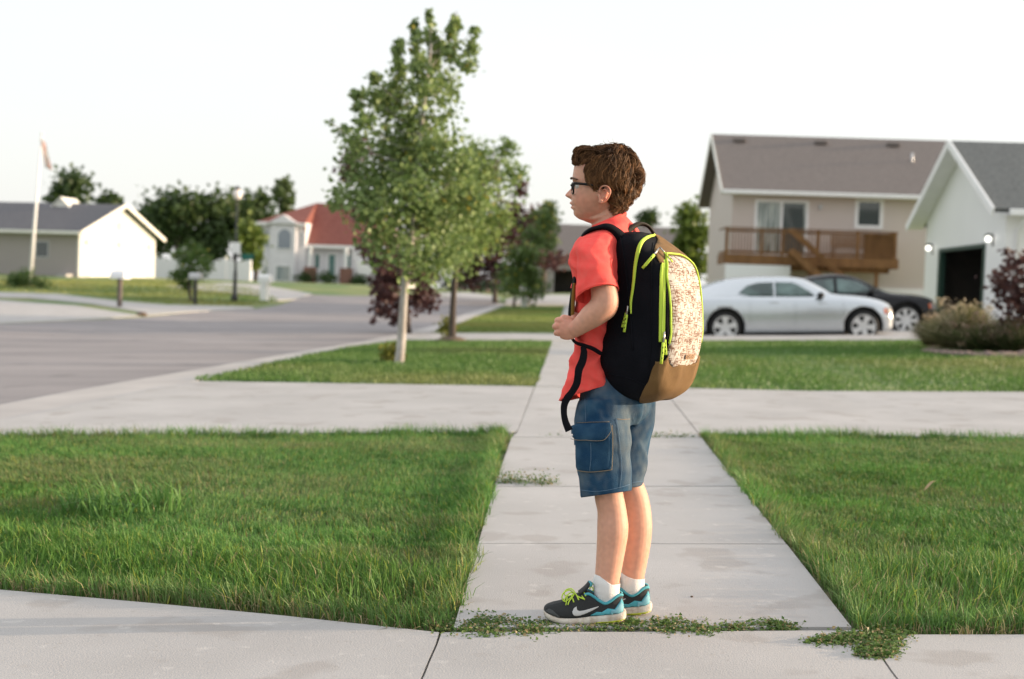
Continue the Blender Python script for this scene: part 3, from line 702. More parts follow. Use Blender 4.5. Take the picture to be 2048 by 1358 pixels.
def bx(name, m, parent, *boxes, bev=0):
    bm = bmesh.new()
    for b in boxes: box(bm, *b, bev=bev)
    return fin(name, bm, m, parent)
def wallmesh(name, parent, m, outline, openings, axis, c, th=.15):
    """flat wall in plane axis=c ('x' or 'y'); outline = convex polygon (u,z); openings = rects (u0,u1,z0,z1)"""
    bm = bmesh.new()
    us = sorted({p[0] for p in outline} | {v for o in openings for v in o[:2]})
    zs = sorted({p[1] for p in outline} | {v for o in openings for v in o[2:]})
    f = bm.faces.new([bm.verts.new((u, 0, z)) for u, z in outline])
    for u in us[1:-1]: bmesh.ops.bisect_plane(bm, geom=bm.verts[:]+bm.edges[:]+bm.faces[:], plane_co=(u, 0, 0), plane_no=(1, 0, 0))
    for z in zs[1:-1]: bmesh.ops.bisect_plane(bm, geom=bm.verts[:]+bm.edges[:]+bm.faces[:], plane_co=(0, 0, z), plane_no=(0, 0, 1))
    kill = [f for f in bm.faces if any(o[0] < f.calc_center_median().x < o[1] and o[2] < f.calc_center_median().z < o[3] for o in openings)]
    bmesh.ops.delete(bm, geom=kill, context='FACES')
    r = bmesh.ops.extrude_face_region(bm, geom=bm.faces[:])
    for v in r['geom']:
        if isinstance(v, bmesh.types.BMVert): v.co.y += th
    if axis == 'x': bmesh.ops.transform(bm, matrix=Matrix(((0, 1, 0, c), (1, 0, 0, 0), (0, 0, 1, 0), (0, 0, 0, 1))), verts=bm.verts)
    else: bmesh.ops.translate(bm, vec=(0, c, 0), verts=bm.verts)
    return fin(name, bm, m, parent)
def window(parent, x0, x1, z0, z1, y=0, m=None, fr=.07, mull=0, name='window', glassm=None, axis='y', sgn=1, grid=0):
    """framed window set in plane y; frame stands 4 cm proud, glass recessed"""
    bm = bmesh.new()
    yo, yi = y-.04*sgn, y+.05*sgn
    lo, hi = min(yo, yi), max(yo, yi)
    B = [(x0-fr, x1+fr, lo, hi, z1, z1+fr), (x0-fr, x1+fr, lo, hi, z0-fr, z0), (x0-fr, x0, lo, hi, z0, z1), (x1, x1+fr, lo, hi, z0, z1)]
    if mull: B.append(((x0+x1)/2-mull/2, (x0+x1)/2+mull/2, lo, hi, z0, z1))
    for b in B:
        b = b if axis == 'y' else (b[2], b[3], b[0], b[1], b[4], b[5])
        box(bm, *b)
    f = fin(name, bm, m or M['white'], parent)
    g = (x0-.01, x1+.01, min(y-.012*sgn, y+.02*sgn), max(y-.012*sgn, y+.02*sgn), z0-.01, z1+.01); g = g if axis == 'y' else (g[2], g[3], g[0], g[1], g[4], g[5])
    bx('pane', glassm or M['glass'], f, g)
    return f
GA = rad(-2.8)
def on_ground(px, D):
    X = U(px, 600, D); return Vector((X.x, X.y, gz(X.x, X.y)))
# --- tan deck house
hb = Vector(((1462-1024-8)/FPX*49, 49, .35))
H = empty('deck_house', hb, GA, 'tan two storey house with brown shingle roof and raised wooden deck', 'house')
zb = hb.z; E = 5.2-zb; RZ = 7.72-zb; W_, Dp = 10.5, 8.6
doz0, doz1 = 2.68-zb, 4.66-zb
wallmesh('wall', H, M['sid_tan'], [(0, -.5), (W_, -.5), (W_, E), (0, E)], [(.95, 2.78, doz0, doz1), (4.75, 5.55, 3.9-zb, 4.78-zb)], 'y', 0)
wallmesh('wall', H, M['sid_tan'], [(0.151, -.5), (Dp, -.5), (Dp, E), (Dp/2, RZ-.12), (0.151, E)], [], 'x', 0)
bx('wall', M['sid_tan'], H, (0.151, W_, Dp-.15, Dp-.002, -.5, E-.01), (W_-.15, W_-.002, .151, Dp-.151, -.5, E-.01))
bx('room_shade_panel', M['dark'], H, (.3, W_-.3, .5, .6, 0, E-.05))  # upright dark panel behind the openings, the room's shade put into its colour
quadmesh('roof', [[(-.45, -.5, E-.16), (W_+.3, -.5, E-.16), (W_+.3, Dp/2, RZ), (-.45, Dp/2, RZ)], [(-.45, Dp+.5, E-.16), (-.45, Dp/2, RZ), (W_+.3, Dp/2, RZ), (W_+.3, Dp+.5, E-.16)]], M['roof_br'], H, .06)
bx('gutter', M['white'], H, (-.47, W_+.3, -.62, -.502, E-.30, E-.15), bev=.02)
bx('soffit', M['white'], H, (-.44, W_+.28, -.50, -.003, E-.30, E-.255))
bm = bmesh.new()
for s in (0, 1):
    a = (-.49, -.52 if not s else Dp+.52, E-.24); b = (-.49, Dp/2, RZ-.07); beam(bm, a, b, .04, .22)
fin('rake_board', bm, M['cream'], H)
for x in (.6, 3.9, 6.8):   # roof vents
    bm = bmesh.new(); t = .86; box(bm, x-.25, x+.25, Dp/2*t-.2, Dp/2*t+.15, E+(RZ-E)*t-.02, E+(RZ-E)*t+.13, bev=.03); fin('roof_vent', bm, M['roof_br'], H)
bm = bmesh.new(); tube(bm, [(7.25, 2.3, E+1.2), (7.25, 2.3, E+1.75)], .055, 10); tube(bm, [(7.25, 2.3, E+1.1), (7.25, 2.2, E+1.32)], [.26, .08], 12); fin('vent_pipe', bm, M['steel'], H, True)
f = window(H, .95, 2.78, doz0, doz1, 0, fr=.10, mull=.09, name='sliding_door', glassm=M['curtain'])
bx('pane', M['glass'], f, (1.92, 2.7, -.02, .0, doz0+.02, doz1-.03))
window(H, 4.75, 5.55, 3.9-zb, 4.78-zb, 0, fr=.13, name='window')
bm = bmesh.new(); box(bm, 3.25, 3.37, -.10, 0, 4.42-zb, 4.62-zb, bev=.02); fin('wall_lamp', bm, M['steel'], H)
window(H, 6.1, 7.0, .95-zb, 1.45-zb, 0, fr=.10, name='basement_window', glassm=M['glass_l'])
bx('foundation_panel', M['white'], H, (5.6, 7.6, -.07, -.004, -.3, 1.55-zb))
# deck
DK = empty('deck', (0, 0, 0)); DK.parent = H
fz = 2.56-zb
def dpart(name, boxes, m=None): return bx(name, m or M['wood'], DK, *boxes)
dpart('deck_floor', [(-.45, 5.75, -2.2+.001, -.02, fz-.05, fz)]+[])
dpart('rim_joist', [(-.47, 5.77, -2.26, -2.202, fz-.34, fz+.02), (-.50, -.455, -2.2, -.02, fz-.34, fz+.02), (5.752, 5.80, -2.2, -.02, fz-.34, fz+.02)])
RT = fz+.96
def rail(x0, x1, y, posts, gap=.11):
    b = [(x0, x1, y-.07, y+.07, RT, RT+.04), (x0, x1, y-.02, y+.02, RT-.13, RT-.04), (x0, x1, y-.02, y+.02, fz+.06, fz+.15)]
    dpart('railing', b)
    bb = []; x = x0+.06
    while x < x1: bb.append((x, x+.035, y-.045, y-.0205, fz+.04, RT-.02)); x += gap
    dpart('baluster_row', bb)
    for p in posts: dpart('post', [(p-.05, p+.05, y-.05, y+.05, fz-.3, RT+.0)])
rail(-.45, 5.7, -2.16, [-.42, .85, 1.6, 2.9, 4.3, 5.66])
dpart('railing', [(5.68, 5.78, -2.1, -.05, RT, RT+.04), (5.70, 5.74, -2.1, -.05, fz+.05, fz+.14)])
dpart('baluster_row', [(5.70, 5.735, y, y+.035, fz+.05, RT) for y in np.arange(-2.0, -.1, .12)])
dpart('railing', [(-.48, -.40, -2.1, -.05, RT, RT+.04), (-.46, -.42, -2.1, -.05, fz+.05, fz+.14)])
dpart('privacy_panel', [(4.55, 5.62, -2.10, -2.07, fz+.02, RT-.02)])
dpart('support_post', [(5.0, 5.12, -2.1, -1.98, -.4, fz-.30)]); dpart('support_post', [(2.6, 2.72, -2.1, -1.98, -.4, fz-.30)]); dpart('support_post', [(-.3, -.18, -2.1, -1.98, -.4, fz-.30)])
dpart('support_beam', [(-.3, 5.5, -2.08, -2.0, fz-.52, fz-.341)])
bm = bmesh.new()
a = Vector((1.75, -2.62, RT-.02)); b = Vector((4.2, -2.62, 1.05)); beam(bm, a, b, .09, .12); beam(bm, a-Vector((0, 0, .78)), b-Vector((0, 0, .78)), .05, .24)
beam(bm, a+Vector((0, -.7, -.78)), b+Vector((0, -.7, -.78)), .05, .24)
beam(bm, a+Vector((0, -.7, 0)), b+Vector((0, -.7, 0)), .09, .09)
o = fin('stair_stringer', bm, M['wood'], DK)
bm = bmesh.new()
for i in range(11):
    t = (i+.5)/11; p = a.lerp(b, t)-Vector((0, 0, .70)); box(bm, p.x-.13, p.x+.13, p.y-.66, p.y-.03, p.z-.02, p.z+.02)
fin('stair_tread', bm, M['wood'], DK)
bx('skirt_panel', M['vinyl'], H, (-.45, 1.9, -2.36, -2.30, -.4, fz-.36), bev=.01)
# deck bench seen through the rail
bn = empty('deck_bench', hb+Matrix.Rotation(GA, 3, 'Z')@Vector((3.6, -1.1, fz)), GA, 'brown slatted bench standing on the raised wooden deck', 'bench')
bx('seat', M['wood'], bn, *[(-.0, 1.5, -.2+.1*i, -.13+.1*i, .42, .45) for i in range(5)])
bx('backrest', M['wood'], bn, *[(0, 1.5, .32, .35, .5+.1*i, .57+.1*i) for i in range(4)])
for x in (.05, 1.4):
    for y in (-.18, .28): bx('leg', M['wood'], bn, (x, x+.05, y, y+.04, 0, .418))

# --- white garage wing (grey roof)
gb_ = Vector((12.02, 31.5, .42)); GR = empty('white_garage', gb_, GA, 'white garage with open door, grey shingle roof and two lit wall lamps', 'garage')
z0 = gb_.z; GE = 3.55-z0; GRZ = 5.46-z0; GD = 7.2
wallmesh('wall', GR, M['sid_white'], [(0, -.4), (GD, -.4), (GD, GE), (GD/2, GRZ-.12), (0, GE)], [(1.5, 5.72, -.4, 2.60-z0)], 'x', 0)
bx('wall', M['sid_white'], GR, (.151, 9, 0, .15, -.4, GE-.01), (.151, 9, GD-.15, GD, -.4, GE-.01), (8.85, 9, .151, GD-.151, -.4, GE-.01))
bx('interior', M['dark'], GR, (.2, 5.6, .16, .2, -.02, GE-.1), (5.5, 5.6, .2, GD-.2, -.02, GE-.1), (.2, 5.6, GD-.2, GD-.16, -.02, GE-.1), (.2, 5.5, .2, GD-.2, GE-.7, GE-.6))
bx('door_frame', M['green_dk'], GR, (-.03, .12, 1.5, 1.62, -.1, 2.60-z0), (-.03, .12, 5.50, 5.72, -.1, 2.60-z0), (-.031, .12, 1.62, 5.50, 2.50-z0, 2.60-z0))
sl_ = (GRZ-GE)/(GD/2)
quadmesh('roof', [[(-.45, -.45, GE-.45*sl_+.05), (9.3, -.45, GE-.45*sl_+.05), (9.3, GD/2, GRZ), (-.45, GD/2, GRZ)], [(-.45, GD+.45, GE-.45*sl_+.05), (-.45, GD/2, GRZ), (9.3, GD/2, GRZ), (9.3, GD+.45, GE-.45*sl_+.05)]], M['roof_gr'], GR, .06)
bm = bmesh.new()
for ya in (-.47, GD+.47): beam(bm, (-.48, ya, GE-.47*sl_-.03), (-.48, GD/2, GRZ-.075), .05, .20)
fin('rake_board', bm, M['white'], GR)
bm = bmesh.new()
for ya in (-.45, GD+.45):
    q = [(-.44, ya, GE-.45*sl_-.08), (-.005, ya, GE-.45*sl_-.08), (-.005, GD/2, GRZ-.14), (-.44, GD/2, GRZ-.14)]
    bm.faces.new([bm.verts.new(p) for p in q])
fin('soffit', bm, M['white'], GR)
bx('gutter', M['white'], GR, (-.1, 9.3, -.58, -.452, GE-.36, GE-.20), bev=.02)
bx('soffit', M['white'], GR, (.02, 9.25, -.45, -.003, GE-.34, GE-.30))
bm = bmesh.new(); tube(bm, [(.35, -.5, GE-.36), (.30, -.30, GE-.52), (.25, -.06, GE-.70), (.25, -.06, .1)], .045, 8); fin('downspout', bm, M['white'], GR, True)
def walllamp(y, z, lb):
    p = gb_+Matrix.Rotation(GA, 3, 'Z')@Vector((-.001, y, z)); r = empty('wall_lantern', p, GA, lb, 'wall lamp', 'wall lanterns beside the garage door')
    bx('bracket', M['black'], r, (-.02, .0, -.05, .05, -.16, .12), (-.12, -.02, -.015, .015, .12, .15))
    bm = bmesh.new(); bmesh.ops.create_cone(bm, segments=12, radius1=.11, radius2=.03, depth=.07, cap_ends=True, matrix=Matrix.Translation((-.13, 0, .13))); fin('cap', bm, M['black'], r)
    bm = bmesh.new(); bmesh.ops.create_uvsphere(bm, u_segments=14, v_segments=10, radius=.072, matrix=Matrix.Translation((-.13, 0, .02))); fin('globe', bm, M['lamp'], r, True)
walllamp(6.42, 2.62-z0, 'lit lantern at the left side of the open garage door')
walllamp(.92, 2.66-z0, 'lit lantern at the right side of the open garage door')
# things inside the garage
ig = lambda x, y, z: gb_+Matrix.Rotation(GA, 3, 'Z')@Vector((x, y, z))
r = empty('metal_shelf', ig(4.2, 1.2, 0), GA, 'dark shelf standing at the back of the open garage', 'shelf')
bx('shelf_board', M['steel'], r, (0, .5, 0, 2.4, .5, .53), (0, .5, 0, 2.4, 1.0, 1.03), (0, .5, 0, 2.4, 1.5, 1.53))
[bx('upright', M['black'], r, u_) for u_ in ((0, .04, 0, .04, 0, 1.7), (0, .04, 2.36, 2.4, 0, 1.7), (.46, .5, 0, .04, 0, 1.7), (.46, .5, 2.36, 2.4, 0, 1.7))]
bm = bmesh.new(); tube(bm, [(0, 0, 0), (0, 0, .35), (0, 0, .55), (0, 0, .66)], [(.16, .1), (.2, .12), (.13, .1), (.03, .03)], 14); o = fin('hanging_bag', bm, M['vinyl'], None, True)
o.location = ig(1.2, 4.9, 1.05); tagp(o, 'white bag hanging just inside the open garage door', 'bag')

# --- house across the street, left
hl = Vector(((154-1024-4)/FPX*77, 77, 0)); hl.z = gz(hl.x, hl.y)+.05
LH = empty('ranch_house', hl, rad(-13), 'low grey house with dark roof and sunlit cream garage gable', 'house')
e = 3.72-hl.z; rz_ = 5.55-hl.z
bx('wall', M['sid_mauve'], LH, (-17, -.002, .0, 9.2, -.6, e))
wallmesh('gable_wall', LH, M['sid_cream'], [(-.0, -.6), (9.2, -.6), (9.2, e), (4.6, rz_-.1), (0, e)], [], 'x', .0, .12)
s2 = (rz_-e)/4.6
quadmesh('roof', [[(-17, -.5, e-.5*s2+.06), (.55, -.5, e-.5*s2+.06), (.55, 4.6, rz_), (-17, 4.6, rz_)], [(-17, 9.7, e-.5*s2+.06), (-17, 4.6, rz_), (.55, 4.6, rz_), (.55, 9.7, e-.5*s2+.06)]], M['roof_dk'], LH, .07)
bm = bmesh.new()
for ya in (-.52, 9.72): beam(bm, (.58, ya, e-.52*s2-.04), (.58, 4.6, rz_-.06), .05, .24)
fin('rake_board', bm, M['cream'], LH)
bx('gutter', M['cream'], LH, (-17, .5, -.62, -.505, e-.32, e-.14)); bx('soffit', M['cream'], LH, (-17, .5, -.5, -.01, e-.32, e-.28))
for y0_ in (1.2, 4.9):
    bx('garage_door', M['gar_white'], LH, *[(.122, .15, y0_, y0_+2.9, .0+.53*i-.02, .53*i+.50) for i in range(4)])
bx('gable_vent', M['steel'], LH, (.121, .15, 4.35, 4.75, 3.0, 3.5))
for y in (.75, 4.5, 8.3):
    bm = bmesh.new(); box(bm, .121, .25, y-.07, y+.07, 1.95, 2.2, bev=.02); fin('garage_lamp', bm, M['steel'], LH)
window(LH, -2.75, -1.95, 1.1, 2.0, 0, M['steel'], name='window')
bx('step', M['concrete'], LH, (-.9, -.2, -.8, -.01, -.3, .12))
quadmesh('dormer', [[(-4.35, 3.9, 4.3), (-2.95, 3.9, 4.3), (-3.65, 3.9, 4.95)], [(-4.45, 3.8, 4.25), (-3.65, 3.8, 5.0), (-3.65, 5.6, 5.0), (-4.45, 5.6, 4.25)], [(-2.85, 3.8, 4.25), (-2.85, 5.6, 4.25), (-3.65, 5.6, 5.0), (-3.65, 3.8, 5.0)]], M['cream'], LH, .06)
# --- white house with red roof
hr = Vector(((519-1024-4)/FPX*111, 111, 0)); hr.z = gz(hr.x, hr.y)
RH = empty('red_roof_house', hr, rad(-3), 'white stucco house with red roof, arched tower window and brick pillars', 'house')
M['stucco'] = mat('white_stucco', (.74, .73, .76), .8, col2=(.68, .67, .70), scale=2)
bx('tower_wall', M['stucco'], RH, (.0, 3.95, 0, 8, -.6, 5.15))
bx('wall', M['stucco'], RH, (3.951, 12.6, 1.2, 8, -.6, 3.3), (8.2, 12.5, -.6, 1.199, -.6, 3.0))
bx('bay_wall', M['stucco'], RH, (1.0, 3.2, -.55, -.002, -.6, 5.1))
quadmesh('bay_roof', [[(.75, -.8, 5.0), (3.45, -.8, 5.0), (2.1, -.8, 5.75)], [(.75, -.8, 5.0), (2.1, -.8, 5.75), (2.1, 1.6, 5.75), (.75, 1.2, 5.0)], [(3.45, -.8, 5.0), (3.45, 1.2, 5.0), (2.1, 1.6, 5.75), (2.1, -.8, 5.75)]], M['stucco'], RH, .1)
quadmesh('roof', [[(-.45, -.35, 5.05), (3.9, -.35, 5.05), (4.0, 4, 7.15)], [(-.45, -.35, 5.05), (4.0, 4, 7.15), (-.45, 8.4, 5.05)], [(3.9, .6, 3.35), (13, .6, 3.35), (8.6, 4.2, 7.15), (4.0, 4, 7.15)],
                  [(13, .6, 3.35), (13, 8.4, 3.35), (8.6, 4.2, 7.15)], [(-.45, 8.4, 5.05), (4.0, 4, 7.15), (8.6, 4.2, 7.15), (13, 8.4, 3.35)], [(3.9, .6, 3.35), (4.0, 4, 7.15), (3.9, -.35, 5.05)]], M['roof_red'], RH, .08)
bx('cornice', M['white'], RH, (-.5, 4.0, -.45, -.36, 4.85, 5.1), (3.98, 13.05, .45, .58, 3.05, 3.32))
# arched window
bm = bmesh.new()
def arch(bm, cx, w, zl, zt, y, seg=12):
    pts = [(cx-w/2, y, zl), (cx+w/2, y, zl)]+[(cx+w/2*math.cos(PI*i/seg), y, zt-w/2+w/2*math.sin(PI*i/seg)) for i in range(seg+1)]
    return bm.faces.new([bm.verts.new(p) for p in pts])
f1 = arch(bm, 2.25, 1.35, 2.75, 4.65, -.60); fin('window_frame', bm, M['white'], RH)
bm = bmesh.new(); arch(bm, 2.25, 1.15, 2.85, 4.55, -.62); M['bluegl'] = mat('blue_grey_glass', (.26, .29, .34), .15); fin('arched_window', bm, M['bluegl'], RH)
window(RH, .45, .75, 3.0, 4.35, 0, name='window', glassm=M['bluegl'], fr=.06); window(RH, 3.45, 3.7, 3.0, 4.35, 0, name='window', glassm=M['bluegl'], fr=.06)
window(RH, 1.6, 2.8, .1, 1.35, -.55, name='window', glassm=M['glass_l']); window(RH, .4, .75, .2, 1.3, 0, name='window', glassm=M['glass_l'])
window(RH, 5.8, 6.35, .6, 2.5, 1.2, name='entry_door', glassm=M['teal_d'], fr=.12)
window(RH, 4.6, 4.95, 1.3, 2.5, 1.2, name='window', glassm=M['teal_d'], fr=.08); window(RH, 7.4, 7.7, 1.3, 2.5, 1.2, name='window', glassm=M['teal_d'], fr=.08)
for x in (4.2, 7.3, 10.6): bx('brick_pillar', M['brick'], RH, (x, x+.95, -1.6, -.65, -.6, 1.35))
bx('porch_column', M['white'], RH, (4.5, 4.75, -1.25, -1.0, 1.352, 3.1)); bx('porch_column', M['white'], RH, (7.6, 7.85, -1.25, -1.0, 1.352, 3.1))
bx('garage_door', M['gar_white'], RH, *[(8.6, 12.1, -.66, -.602, .52*i-.02, .52*i+.50) for i in range(4)])
# --- grey house behind, centre
hc = Vector(((1071-1024-3)/FPX*105, 105, 0)); hc.z = gz(hc.x, hc.y)
CH = empty('grey_house', hc, rad(-3), 'grey house with wide shingle roof and open dark garage, partly hidden by the boy', 'house')
wallmesh('wall', CH, M['sid_mauve'], [(0, -.5), (12.5, -.5), (12.5, 3.5), (0, 3.5)], [(1.45, 4.6, -.5, 1.95)], 'y', 0)
bx('wall', M['sid_mauve'], CH, (0, .15, .151, 8, -.5, 3.5), (12.35, 12.5, .151, 8, -.5, 3.5), (.151, 12.349, 7.85, 8, -.5, 3.5))
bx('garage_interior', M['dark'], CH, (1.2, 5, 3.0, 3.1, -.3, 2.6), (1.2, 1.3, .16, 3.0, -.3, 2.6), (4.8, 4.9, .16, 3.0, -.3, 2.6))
quadmesh('roof', [[(-.5, -.6, 3.25), (13, -.6, 3.25), (13, 4, 5.9), (1.2, 4, 5.9)], [(-.5, 8.6, 3.25), (1.2, 4, 5.9), (13, 4, 5.9), (13, 8.6, 3.25)], [(-.5, -.6, 3.25), (1.2, 4, 5.9), (-.5, 8.6, 3.25)]], M['roof_br'], CH, .08)
bx('gutter', M['white'], CH, (-.5, 13, -.72, -.61, 3.1, 3.27))

# --- white vinyl fence across the street
fr = empty('vinyl_fence', U(310, 556, 96), 0, 'white vinyl privacy fence in front of the dark trees', 'fence')
p0 = U(308, 558, 96); p1 = U(500, 560, 92); zt = .0
fr.location = p0; d = p1-p0; L = d.length; fr.rotation_euler = (0, 0, math.atan2(d.y, d.x)); fr.location.z = gz(p0.x, p0.y)-.05
bm = bmesh.new(); n = 4
for i in range(n):
    for k in range(9):
        t = (k+.5)/9; h = 1.62-.22*math.sin(PI*t); x = i*L/n+.08+(L/n-.16)*k/9
        box(bm, x+.003, x+(L/n-.16)/9-.003, -.012, .012, .05, h)
fin('fence_panel', bm, M['vinyl'], fr)
for i in range(n+1): bx('post', M['vinyl'], fr, (i*L/n-.065, i*L/n+.065, -.065, .065, -.2, 1.75))

# --- mailboxes
def mailbox(px, py, hpost, mpost, mbox, lb, post_w=.1, L=.5, w=.2, h=.24, rz=0, dbl=False, catn='mailbox'):
    g = G(px, py); r = empty('mailbox', g, rz, lb, catn, 'mailboxes along the street')
    bm = bmesh.new(); box(bm, -post_w/2, post_w/2, -post_w/2, post_w/2, -.1, hpost, bev=.01); fin('post', bm, mpost, r)
    bm = bmesh.new(); N = 12; prof = [(-w/2, 0), (w/2, 0), (w/2, h-w/2)]+[(w/2*math.cos(PI*i/N), h-w/2+w/2*math.sin(PI*i/N)) for i in range(1, N)]+[(-w/2, h-w/2)]
    for s in ((0,) if not dbl else (-1, 1)):
        vs = [[bm.verts.new((x+s*.14, y, z+hpost)) for x, z in prof] for y in (-L/2, L/2)]
        for i in range(len(prof)): bm.faces.new((vs[0][i], vs[0][(i+1) % len(prof)], vs[1][(i+1) % len(prof)], vs[1][i]))
        bm.faces.new(vs[0][::-1]); bm.faces.new(vs[1])
    b = fin('box', bm, mbox, r); bx('door', mbox, b, (-w/2*.9, w/2*.9, -L/2-.02, -L/2-.001, hpost+.01, hpost+h*.8))
    M.setdefault('flagred', mat('red_plastic', (.5, .05, .04), .5)); bx('signal_flag', M['flagred'], b, (w/2+.002, w/2+.012, -.05, 0, hpost+.08, hpost+.26))
    return r
M['wood_gr'] = mat('weathered_post', (.16, .13, .12), .9, col2=(.10, .085, .08), scale=9)
mailbox(239, 615, 1.0, M['wood_gr'], M['vinyl'], 'pale grey mailbox on a weathered post, leftmost across the street', .13, w=.42, rz=rad(70), L=.56, h=.30, dbl=False)
mailbox(390, 609, .98, M['black'], M['steel'], 'silver mailbox on a black post beside the small round tree', .11, rz=rad(70), L=.5)
mailbox(529, 602, .78, M['white'], M['white'], 'white mailbox on a thick white post at the street corner', .30, w=.34, h=.36, L=.56, rz=rad(70))
g = G(1048, 613); r = empty('white_post', g, 0, 'short white post with sloped cap on the lawn beside the small green tree', 'post')
bm = bmesh.new(); box(bm, -.14, .14, -.14, .14, -.1, .62, bev=.01); fin('shaft', bm, M['cream'], r)
bm = bmesh.new(); bmesh.ops.create_cone(bm, segments=4, radius1=.24, radius2=.02, depth=.14, cap_ends=True, matrix=Matrix.Translation((0, 0, .69))@Matrix.Rotation(PI/4, 4, 'Z')); fin('cap', bm, M['cream'], r)

# --- street lamp
g = G(469, 603); D = proj(g)[2]; k = D/FPX
r = empty('street_lamp', g, 0, 'dark post top street lamp with pale globe and small street signs', 'street lamp'); hp = 203*k
bm = bmesh.new(); tube(bm, [(0, 0, -.1), (0, 0, .25), (0, 0, .3), (0, 0, 1.2), (0, 0, 1.3), (0, 0, hp)], [.16, .14, .09, .075, .055, .04], 14); fin('pole', bm, M['black'], r, True)
bm = bmesh.new(); tube(bm, [(0, 0, hp), (0, 0, hp+.05), (0, 0, hp+.18), (0, 0, hp+.36), (0, 0, hp+.44)], [.08, .14, .19, .16, .08], 16); fin('globe', bm, M['milk'], r, True)
bm = bmesh.new(); tube(bm, [(0, 0, hp+.44), (0, 0, hp+.50), (0, 0, hp+.58)], [.17, .10, .02], 16); fin('cap', bm, M['black'], r, True)
bx('notice_sign', M['white'], r, (-.20, .20, -.09, -.075, 96*k, 118*k)); bx('name_plate', mat('sign_green', (.01, .12, .09), .5), r, (.25, .75, -.02, -.005, 84*k, 96*k))
bx('sign_bracket', M['black'], r, (.03, .25, -.02, 0, 88*k, 92*k))
# --- flagpole
g = G(59, 572); pt = U(84, 268, proj(g)[2]); D = proj(g)[2]
r = empty('flagpole', g, 0, 'tall white flagpole with a striped flag painted pale with sky flare, hanging limp', 'flagpole')
bm = bmesh.new(); tp = Vector(pt)-g; tube(bm, [(0, 0, -.1), tuple(tp*.5), tuple(tp)], [.10, .07, .04], 12); bmesh.ops.create_uvsphere(bm, u_segments=10, v_segments=8, radius=.07, matrix=Matrix.Translation(tp)); fin('pole', bm, M['white'], r, True)
M['flag'] = mat('flare_pale_flag', (.70, .32, .27), .8)
n = M['flag'].node_tree; wv = n.nodes.new('ShaderNodeTexWave'); wv.inputs['Scale'].default_value = 1.1; wv.bands_direction = 'X'; tcx = n.nodes.new('ShaderNodeTexCoord')
rp_ = n.nodes.new('ShaderNodeValToRGB'); rp_.color_ramp.interpolation = 'CONSTANT'; rp_.color_ramp.elements[0].color = (.84, .62, .57, 1); rp_.color_ramp.elements[1].position = .5; rp_.color_ramp.elements[1].color = (.88, .85, .82, 1)  # stripe colours whitened, the sky flare is painted into them
n.links.new(tcx.outputs['Object'], wv.inputs[0]); n.links.new(wv.outputs['Fac'], rp_.inputs[0]); n.links.new(rp_.outputs[0], n.nodes['Principled BSDF'].inputs['Base Color'])
bm = bmesh.new(); V = []
for j in range(15):
    t = j/14; row = []
    for i in range(9):
        s = i/8; x = .08+s*(.26+.20*t)+t*.22; row.append(bm.verts.new((tp.x*.95+x-.05, .10*math.sin(s*9+t*2), tp.z*.97-t*1.35-s*.25)))
    V.append(row)
for j in range(14):
    for i in range(8): bm.faces.new((V[j][i], V[j][i+1], V[j+1][i+1], V[j+1][i]))
bmesh.ops.solidify(bm, geom=bm.faces[:], thickness=.01); fin('flag', bm, M['flag'], r, True)
# ------------------------------------------------------------- cars
def apply_mods(o):
    dg = bpy.context.evaluated_depsgraph_get(); me = bpy.data.meshes.new_from_object(o.evaluated_get(dg))
    old = o.data; o.modifiers.clear(); o.data = me; bpy.data.meshes.remove(old); return o
def bvh_of(o):
    me = o.data; return BVHTree.FromPolygons([v.co.copy() for v in me.vertices], [tuple(p.vertices) for p in me.polygons])
def grid_patch(name, poly, castf, m, parent, step=.03, off=.004):
    """lay a thin sheet with outline poly (u,v) on a surface through castf(u,v)->(co,normal)"""
    bm = bmesh.new(); f = bm.faces.new([bm.verts.new((u, v, 0)) for u, v in poly])
    us = [p[0] for p in poly]; vs = [p[1] for p in poly]
    x = min(us)+step
    while x < max(us): bmesh.ops.bisect_plane(bm, geom=bm.verts[:]+bm.edges[:]+bm.faces[:], plane_co=(x, 0, 0), plane_no=(1, 0, 0)); x += step
    y = min(vs)+step
    while y < max(vs): bmesh.ops.bisect_plane(bm, geom=bm.verts[:]+bm.edges[:]+bm.faces[:], plane_co=(0, y, 0), plane_no=(0, 1, 0)); y += step
    dead = []
    for v in bm.verts:
        r = castf(v.co.x, v.co.y)
        if r is None: dead.append(v)
        else: v.co = r[0]+r[1]*off
    if dead: bmesh.ops.delete(bm, geom=dead, context='VERTS')
    bmesh.ops.recalc_face_normals(bm, faces=bm.faces)
    bmesh.ops.solidify(bm, geom=bm.faces[:], thickness=.002)
    return fin(name, bm, m, parent, True)
M['silver'] = mat('silver_car_paint', (.56, .595, .63), .24, metal=.75, coat=.6, spec=.6)
M['carblack'] = mat('black_car_paint', (.006, .006, .009), .25, coat=.15, spec=.25)
M['tyre'] = mat('tyre_rubber', (.018, .018, .018), .85)
M['rim'] = mat('alloy_rim', (.62, .62, .62), .35, metal=.5)
M['carglass'] = mat('car_glass', (.018, .045, .045), .05, col2=(.12, .20, .19), scale=1.7, spec=1.0, lo=.45, hi=.7)
M['trimb'] = mat('black_trim', (.015, .015, .015), .5)
M['headl'] = mat('headlight_glass', (.16, .16, .17), .35, spec=.4)
M['amber'] = mat('amber_lens', (.60, .12, .03), .25)
M['redl'] = mat('red_lens', (.35, .01, .01), .25)
